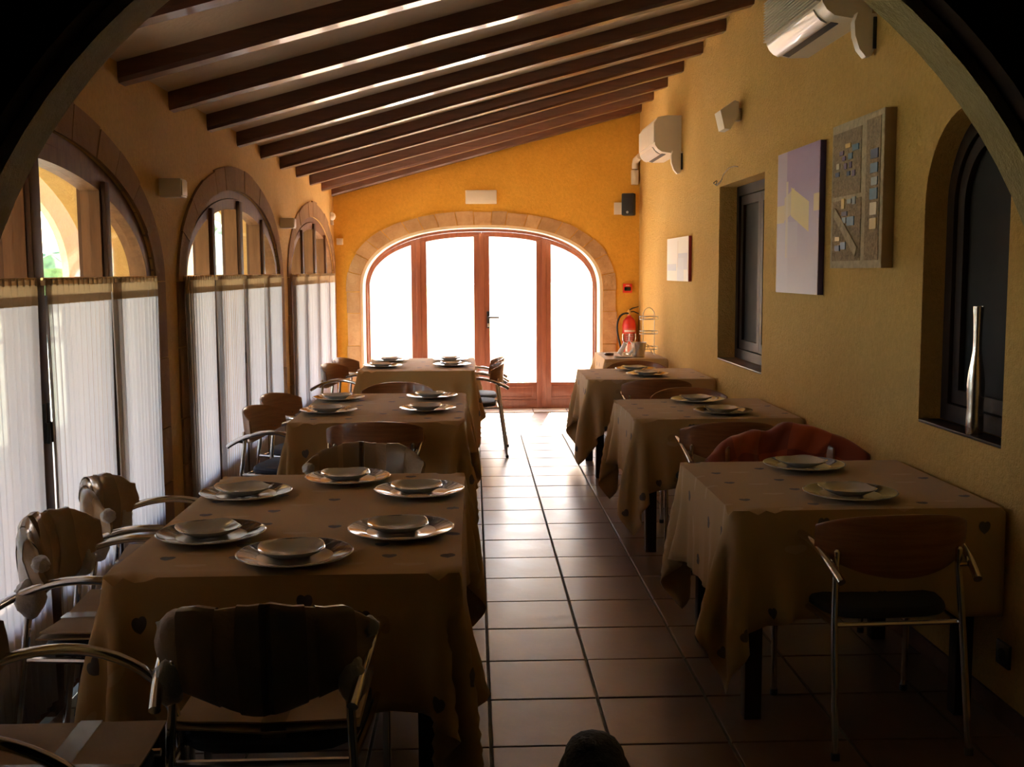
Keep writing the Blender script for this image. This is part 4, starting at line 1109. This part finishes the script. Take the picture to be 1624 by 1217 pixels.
M['paint_white'] = painting_mat('white_abstract', ((.80, .76, .68),), [
    (-.46, -.02, .10, .24, 0, (.55, .56, .64), .9), (-.30, .0, .0, .20, 0, (.62, .64, .70), .8), (.04, .48, .09, .15, 0, (.50, .52, .60), .9), (-.04, -.02, .12, .35, 0, (.60, .50, .44), .9), (.0, .50, .16, .40, 0, (.78, .76, .74), .6)], .04)
canvas('small_abstract_painting', 'small white abstract canvas with grey-blue patches and a red edge', 9.12, 10.12, 1.475, 1.855, .028, 'paint_white', 'red_edge')

# vase in the arched recess
vp = [(0, 0), (.030, .0), (.032, .01), (.031, .06), (.0285, .10), (.031, .15), (.0315, .19), (.027, .235), (.021, .27), (.0155, .31), (.0145, .36), (.0165, .43), (.019, .475), (.0165, .475), (.0130, .43), (.012, .36), (0, .34)]
o = MB().lathe(vp, 28).build('bottle_vase', 'silver_vase', smooth=60); o.location = (XR+.032, 3.965, NB+.011)
tag(o, 'tall silver bottle-shaped vase standing on the sill of the arched recess', 'vase')
# power socket
t = thing('power_socket', 'dark power socket low on the right wall near the skirting', 'socket', (XR, 3.60, .24))
MB().bevbox(-.012, 0, -.045, .045, -.042, .042, .003).build('plate', 'black', t)
MB().lathe([(0, .0), (.02, 0), (.022, .003), (.022, .0)], 18, Matrix.Translation((-.012, 0, 0)) @ Matrix.Rotation(-PI/2, 4, 'Y')).build('socket_ring', 'black', t)

# emergency light over the door, little lamps on the left wall
t = thing('emergency_light', 'white rectangular emergency light above the glazed door arch', 'light fitting', (.10, YB, 2.375))
MB().bevbox(-.175, .165, -.045, 0, -.075, .072, .006).build('housing', 'white_box', t)
MB().bevbox(-.165, .155, -.052, -.044, -.040, .062, .004).build('diffuser', 'white_plastic', t)
for q, (yy, z0, z1, wh) in enumerate(((5.44, 1.937, 2.025, 'between the nearest and middle windows'), (8.76, 1.916, 1.995, 'between the middle and farthest windows'))):
    t = thing('wall_lamp', 'small cream box lamp on the left wall '+wh, 'lamp', (XL, yy, z0), 0, 'box lamps on the left wall')
    MB().bevbox(XL, XL+.105, yy-.055, yy+.055, z0, z1, .003).build('lamp_box', 'white_box', t, True)
    MB().bevbox(XL+.102, XL+.110, yy-.048, yy+.048, z0+.008, z1-.008, .002).build('lamp_front', 'white_plastic', t, True)
t = thing('junction_box', 'small cream box on the back wall just left of the door arch', 'box', (-1.445, YB, 1.90))
MB().bevbox(-.035, .035, -.03, 0, -.035, .035, .004).build('box_body', 'white_box', t)
MB().bevbox(-.028, .028, -.034, -.029, -.028, .028, .002).build('lid', 'white_plastic', t)
t = thing('ceiling_sensor', 'small round cream sensor high in the left back corner', 'sensor', (XL, 11.80, 2.16))
MB().lathe([(0, 0), (.045, 0), (.045, .02), (.030, .045), (0, .055)], 20, Matrix.Rotation(PI/2, 4, 'Y')).build('sensor_body', 'white_box', t)
MB().bevbox(.0, .03, -.02, .02, -.09, -.04, .004).build('sensor_base', 'white_box', t)

# speaker, pipe cover, call point, extinguisher in the far right corner
t = thing('wall_speaker', 'small black loudspeaker high in the far right corner', 'speaker', (1.69, YB, 2.28))
Tm = Matrix.Translation((0, -.15, 0)) @ Matrix.Rotation(-.35, 4, 'Z')
MB().bevbox(-.07, .07, -.055, .055, -.12, .12, .018, Tm).build('cabinet', 'black', t)
MB().bevbox(-.058, .058, -.064, -.052, -.10, .11, .006, Tm).build('grille', 'seat_black', t)
MB().lathe([(0, 0), (.014, 0), (.012, .004), (0, .004)], 14, Tm @ Matrix.Translation((0, -.064, -.085)) @ Matrix.Rotation(PI/2, 4, 'X')).build('badge', 'steel', t)
MB().bevbox(-.14, -.02, -.02, 0, -.10, .03, .004).tube([(-.05, -.02, -.02), (-.02, -.12, 0)], .014, 8).build('bracket', 'white_box', t)
t = thing('pipe_cover', 'cream air-conditioning pipe cover running down the far right corner', 'pipe cover', (XR-.05, YB, 2.5))
MB().bevbox(-.045, .030, -.06, 0, .0, .16, .008).build('duct', 'white_box', t)
MB().tube([(-.005, -.035, .17), (-.005, -.035, .22), (.0, -.06, .26), (.01, -.30, .28)], .036, 12).build('duct_elbow', 'white_box', t)
t = thing('fire_call_point', 'square red fire alarm call point on the back wall right of the door', 'alarm', (1.70, YB, 1.375))
MB().bevbox(-.05, .05, -.035, 0, -.05, .05, .005).build('housing', 'red', t)
MB().bevbox(-.036, .036, -.040, -.034, -.028, .014, .002).build('break_glass', 'night_glass', t)
MB().bevbox(-.020, .020, -.039, -.034, .026, .034, .001).build('white_mark', 'white_box', t)

t = thing('fire_extinguisher', 'red fire extinguisher with black hose hanging on the back wall in the right corner', 'fire extinguisher', (1.712, YB-.085, .50))
MB().lathe([(0, 0), (.070, 0), (.076, .012), (.076, .47), (.066, .52), (.040, .555), (.022, .565), (.022, .58), (0, .58)], 28).build('cylinder', 'red', t)
lab = MB(); n = 14
lab.grid(n, 2, lambda u, v: (.0772*math.sin(-.95+1.9*u), -.0772*math.cos(-.95+1.9*u), .12+.32*v))
M['ext_label'] = painting_mat('extinguisher_label', ((.72, .10, .06),), [(-.06, .06, .40, .42, 0, (.85, .75, .7), .9), (-.045, .05, .365, .375, 0, (.85, .7, .6), .8), (-.05, .045, .335, .345, 0, (.85, .7, .6), .8), (-.05, .05, .30, .308, 0, (.85, .7, .6), .8),
                                                                (-.05, -.02, .17, .27, 0, (.85, .7, .62), .8), (-.01, .02, .17, .27, 0, (.85, .7, .62), .8), (.028, .05, .17, .27, 0, (.85, .7, .62), .8)], .03, (0, 2))
lab.build('paper_label', 'ext_label', t, label='red label with pale lines of print')
vb = MB().lathe([(0, .575), (.020, .575), (.020, .625), (.012, .64), (0, .64)], 14)
vb.build('valve', 'brass', t)
MB().tube([(-.01, 0, .63), (.03, -.01, .655), (.10, -.02, .675)], [.010, .012, .008], 8, flat=.6).tube([(-.005, 0, .615), (.05, -.01, .62), (.105, -.02, .595)], [.010, .011, .008], 8, flat=.6).build('lever', 'black', t)
MB().tube(bez((-.01, -.01, .60), (-.12, -.02, .62), (-.15, -.02, .50), (-.13, -.03, .38), 10)+bez((-.13, -.03, .38), (-.11, -.03, .26), (-.08, -.03, .18), (-.075, -.035, .08), 8)[1:], .011, 8).build('hose', 'black', t)
MB().tube([(-.075, -.035, .10), (-.072, -.038, .0)], [.013, .019], 8).build('nozzle', 'black', t)
MB().bevbox(-.03, .03, .07, .085, .40, .55, .003).build('wall_bracket', 'steel', t)

# ------------------------------------------------------------------ things on the serving table
zt = TH+.010
t = thing('wire_stand', 'three-tier chrome wire stand on the serving table in the corner', 'stand', (1.69, 10.48, zt))
fr_ = MB()
for sx in (-1, 1):
    fr_.tube([(sx*.055, 0, 0), (sx*.055, 0, .38)], .0035, 6)
fr_.tube([(.055*math.cos(PI*i/14), 0, .38+.07*math.sin(PI*i/14)) for i in range(15)], .0035, 6)
fr_.tube([(-.055, -.06, .0), (-.055, .06, .0)], .0035, 6); fr_.tube([(.055, -.06, .0), (.055, .06, .0)], .0035, 6)
fr_.build('stand_frame', 'steel', t)
for z in (.05, .20, .34):
    rg = MB()
    for dz in (0, .028): rg.tube([(.088*math.cos(2*PI*i/26), .06*math.sin(2*PI*i/26), z+dz) for i in range(27)], .003, 6)
    for i in range(6):
        a = 2*PI*i/6; rg.tube([(.088*math.cos(a), .06*math.sin(a), z), (.088*math.cos(a), .06*math.sin(a), z+.028)], .0025, 5)
    rg.build('tier_ring', 'steel', t)
t = thing('ice_bucket', 'steel ice bucket with tongs and side rings on the serving table', 'bucket', (1.555, 10.22, zt))
MB().lathe([(0, 0), (.052, 0), (.056, .01), (.066, .115), (.070, .135), (.073, .137), (.070, .132), (.062, .110), (.050, .012), (0, .010)], 30).build('bucket_body', 'steel', t)
MB().tube([(.071+.016*math.cos(a), 0, .095+.022*math.sin(a)) for a in [2*PI*i/14 for i in range(15)]], .003, 6).build('ring_handle', 'steel', t)
MB().tube([(.01, 0, .04), (.04, -.01, .14), (.085, -.02, .11), (.13, -.03, .02)], .003, 6).build('tongs', 'steel', t)
M['glassware'] = M['wine_glass']
gp = [(0, 0), (.030, 0), (.030, .003), (.006, .008), (.0045, .02), (.0045, .09), (.015, .105), (.032, .13), (.036, .16), (.032, .20), (.0305, .20), (.0345, .16), (.030, .132), (.013, .108), (0, .104)]
g0 = None
for i, (x, y, lb) in enumerate(((1.475, 10.52, 'wine glass at the back of the serving table, behind the napkin'), (1.545, 10.56, 'wine glass on the serving table, just behind the ice bucket'))):
    if g0 is None: g0 = MB().lathe(gp, 20).build('wine_glass', 'wine_glass', smooth=60); o = g0
    else: o = g0.copy(); COL.objects.link(o)
    o.location = (x, y, zt); tag(o, 'clear stemmed '+lb, 'glass', 'wine glasses on the serving table')
o = MB().tube([(-.06, 0, .0), (-.03, 0, .05), (.0, .0, .105)], [.032, .030, .026], 12, flat=.75).build('rolled_napkin', 'napkin'); o.location = (1.44, 10.30, zt+.02)
tag(o, 'rolled white napkin leaning on the serving table left of the bucket', 'napkin')
o = MB().tube([(-.035, 0, .0), (.0, 0, .04), (.035, .0, .10)], [.024, .022, .014], 12, flat=.6).build('folded_napkin', 'napkin'); o.location = (1.50, 10.25, zt+.016)
tag(o, 'small folded white napkin touching the left side of the ice bucket', 'napkin')
o = MB().lathe([(0, 0), (.040, 0), (.048, .018), (.044, .020), (.036, .006), (0, .006)], 24).build('ashtray', 'brown_glass' if 'brown_glass' in M else 'skirting'); o.location = (1.30, 10.42, zt)
tag(o, 'small round brown ashtray at the left of the serving table', 'ashtray')
o = MB().lathe([(0, 0), (.060, 0), (.085, .008), (.084, .011), (.058, .004), (0, .004)], 32).build('saucer', 'side_plate'); o.location = (1.40, 10.16, zt)
tag(o, 'thin pale saucer at the front of the serving table', 'plate')

# ------------------------------------------------------------------ black dog, only the top of its head in view
def dog():
    vs = [((0, 0, .20), .125), ((0, .10, .30), .105), ((0, .16, .38), .07), ((0, .215, .445), .060), ((0, .26, .462), .064), ((0, .315, .440), .050), ((0, .37, .415), .034), ((0, .41, .405), .026),
          ((0, -.10, .12), .12), ((.09, .15, .26), .04), ((.085, .18, .12), .027), ((.085, .20, .02), .024), ((.085, .24, .018), .022), ((-.09, .15, .26), .04), ((-.085, .18, .12), .027), ((-.085, .20, .02), .024), ((-.085, .24, .018), .022),
          ((.12, -.06, .11), .07), ((.13, .05, .04), .035), ((.13, .13, .02), .024), ((-.12, -.06, .11), .07), ((-.13, .05, .04), .035), ((-.13, .13, .02), .024),
          ((0, -.20, .06), .03), ((.06, -.30, .03), .022), ((.14, -.36, .022), .014)]
    es = [(0, 1), (1, 2), (2, 3), (3, 4), (4, 5), (5, 6), (6, 7), (0, 8), (1, 9), (9, 10), (10, 11), (11, 12), (1, 13), (13, 14), (14, 15), (15, 16), (8, 17), (17, 18), (18, 19), (8, 20), (20, 21), (21, 22), (8, 23), (23, 24), (24, 25)]
    me = bpy.data.meshes.new('dog_body'); me.from_pydata([v for v, r in vs], es, [])
    o = bpy.data.objects.new('body', me); COL.objects.link(o)
    o.modifiers.new('skin', 'SKIN'); sv = me.skin_vertices[0].data
    for i, (v, r) in enumerate(vs): sv[i].radius = (r, r)
    sv[0].use_root = True
    su = o.modifiers.new('smooth', 'SUBSURF'); su.levels = 2; su.render_levels = 2
    dg_ = bpy.context.evaluated_depsgraph_get(); ev = o.evaluated_get(dg_); nm = bpy.data.meshes.new_from_object(ev)
    o.modifiers.clear(); o.data = nm; nm.materials.clear(); nm.materials.append(M['fur'])
    nm.polygons.foreach_set('use_smooth', [True]*len(nm.polygons)); return o
t = thing('dog', 'black dog facing away, only the rounded top of its head showing at the bottom edge', 'dog', (.255, 1.99, 0)); t.scale = (1.20, 1.14, 1.11)
b_ = dog(); b_.parent = t
lump_blob((-.012, .235, .490), .020, 4, (1.3, 1.5, 1)).build('tuft', 'fur', t, smooth=89)
for sx in (-1, 1):
    e = MB(); e.grid(10, 8, lambda u, v: (sx*(.036+.026*math.sin(PI*min(1,v*.7)))+sx*.010*math.cos(2*PI*u), .262+.024*math.sin(2*PI*u)*(1-.5*v)-.01*v, .478-.095*v), True)
    e.build('ear', 'fur', t)
MB().lathe([(0, 0), (.012, .002), (.014, .01), (.008, .018), (0, .02)], 10, Matrix.Translation((0, .432, .405)) @ Matrix.Rotation(-PI/2, 4, 'X')).build('nose', 'black', t)
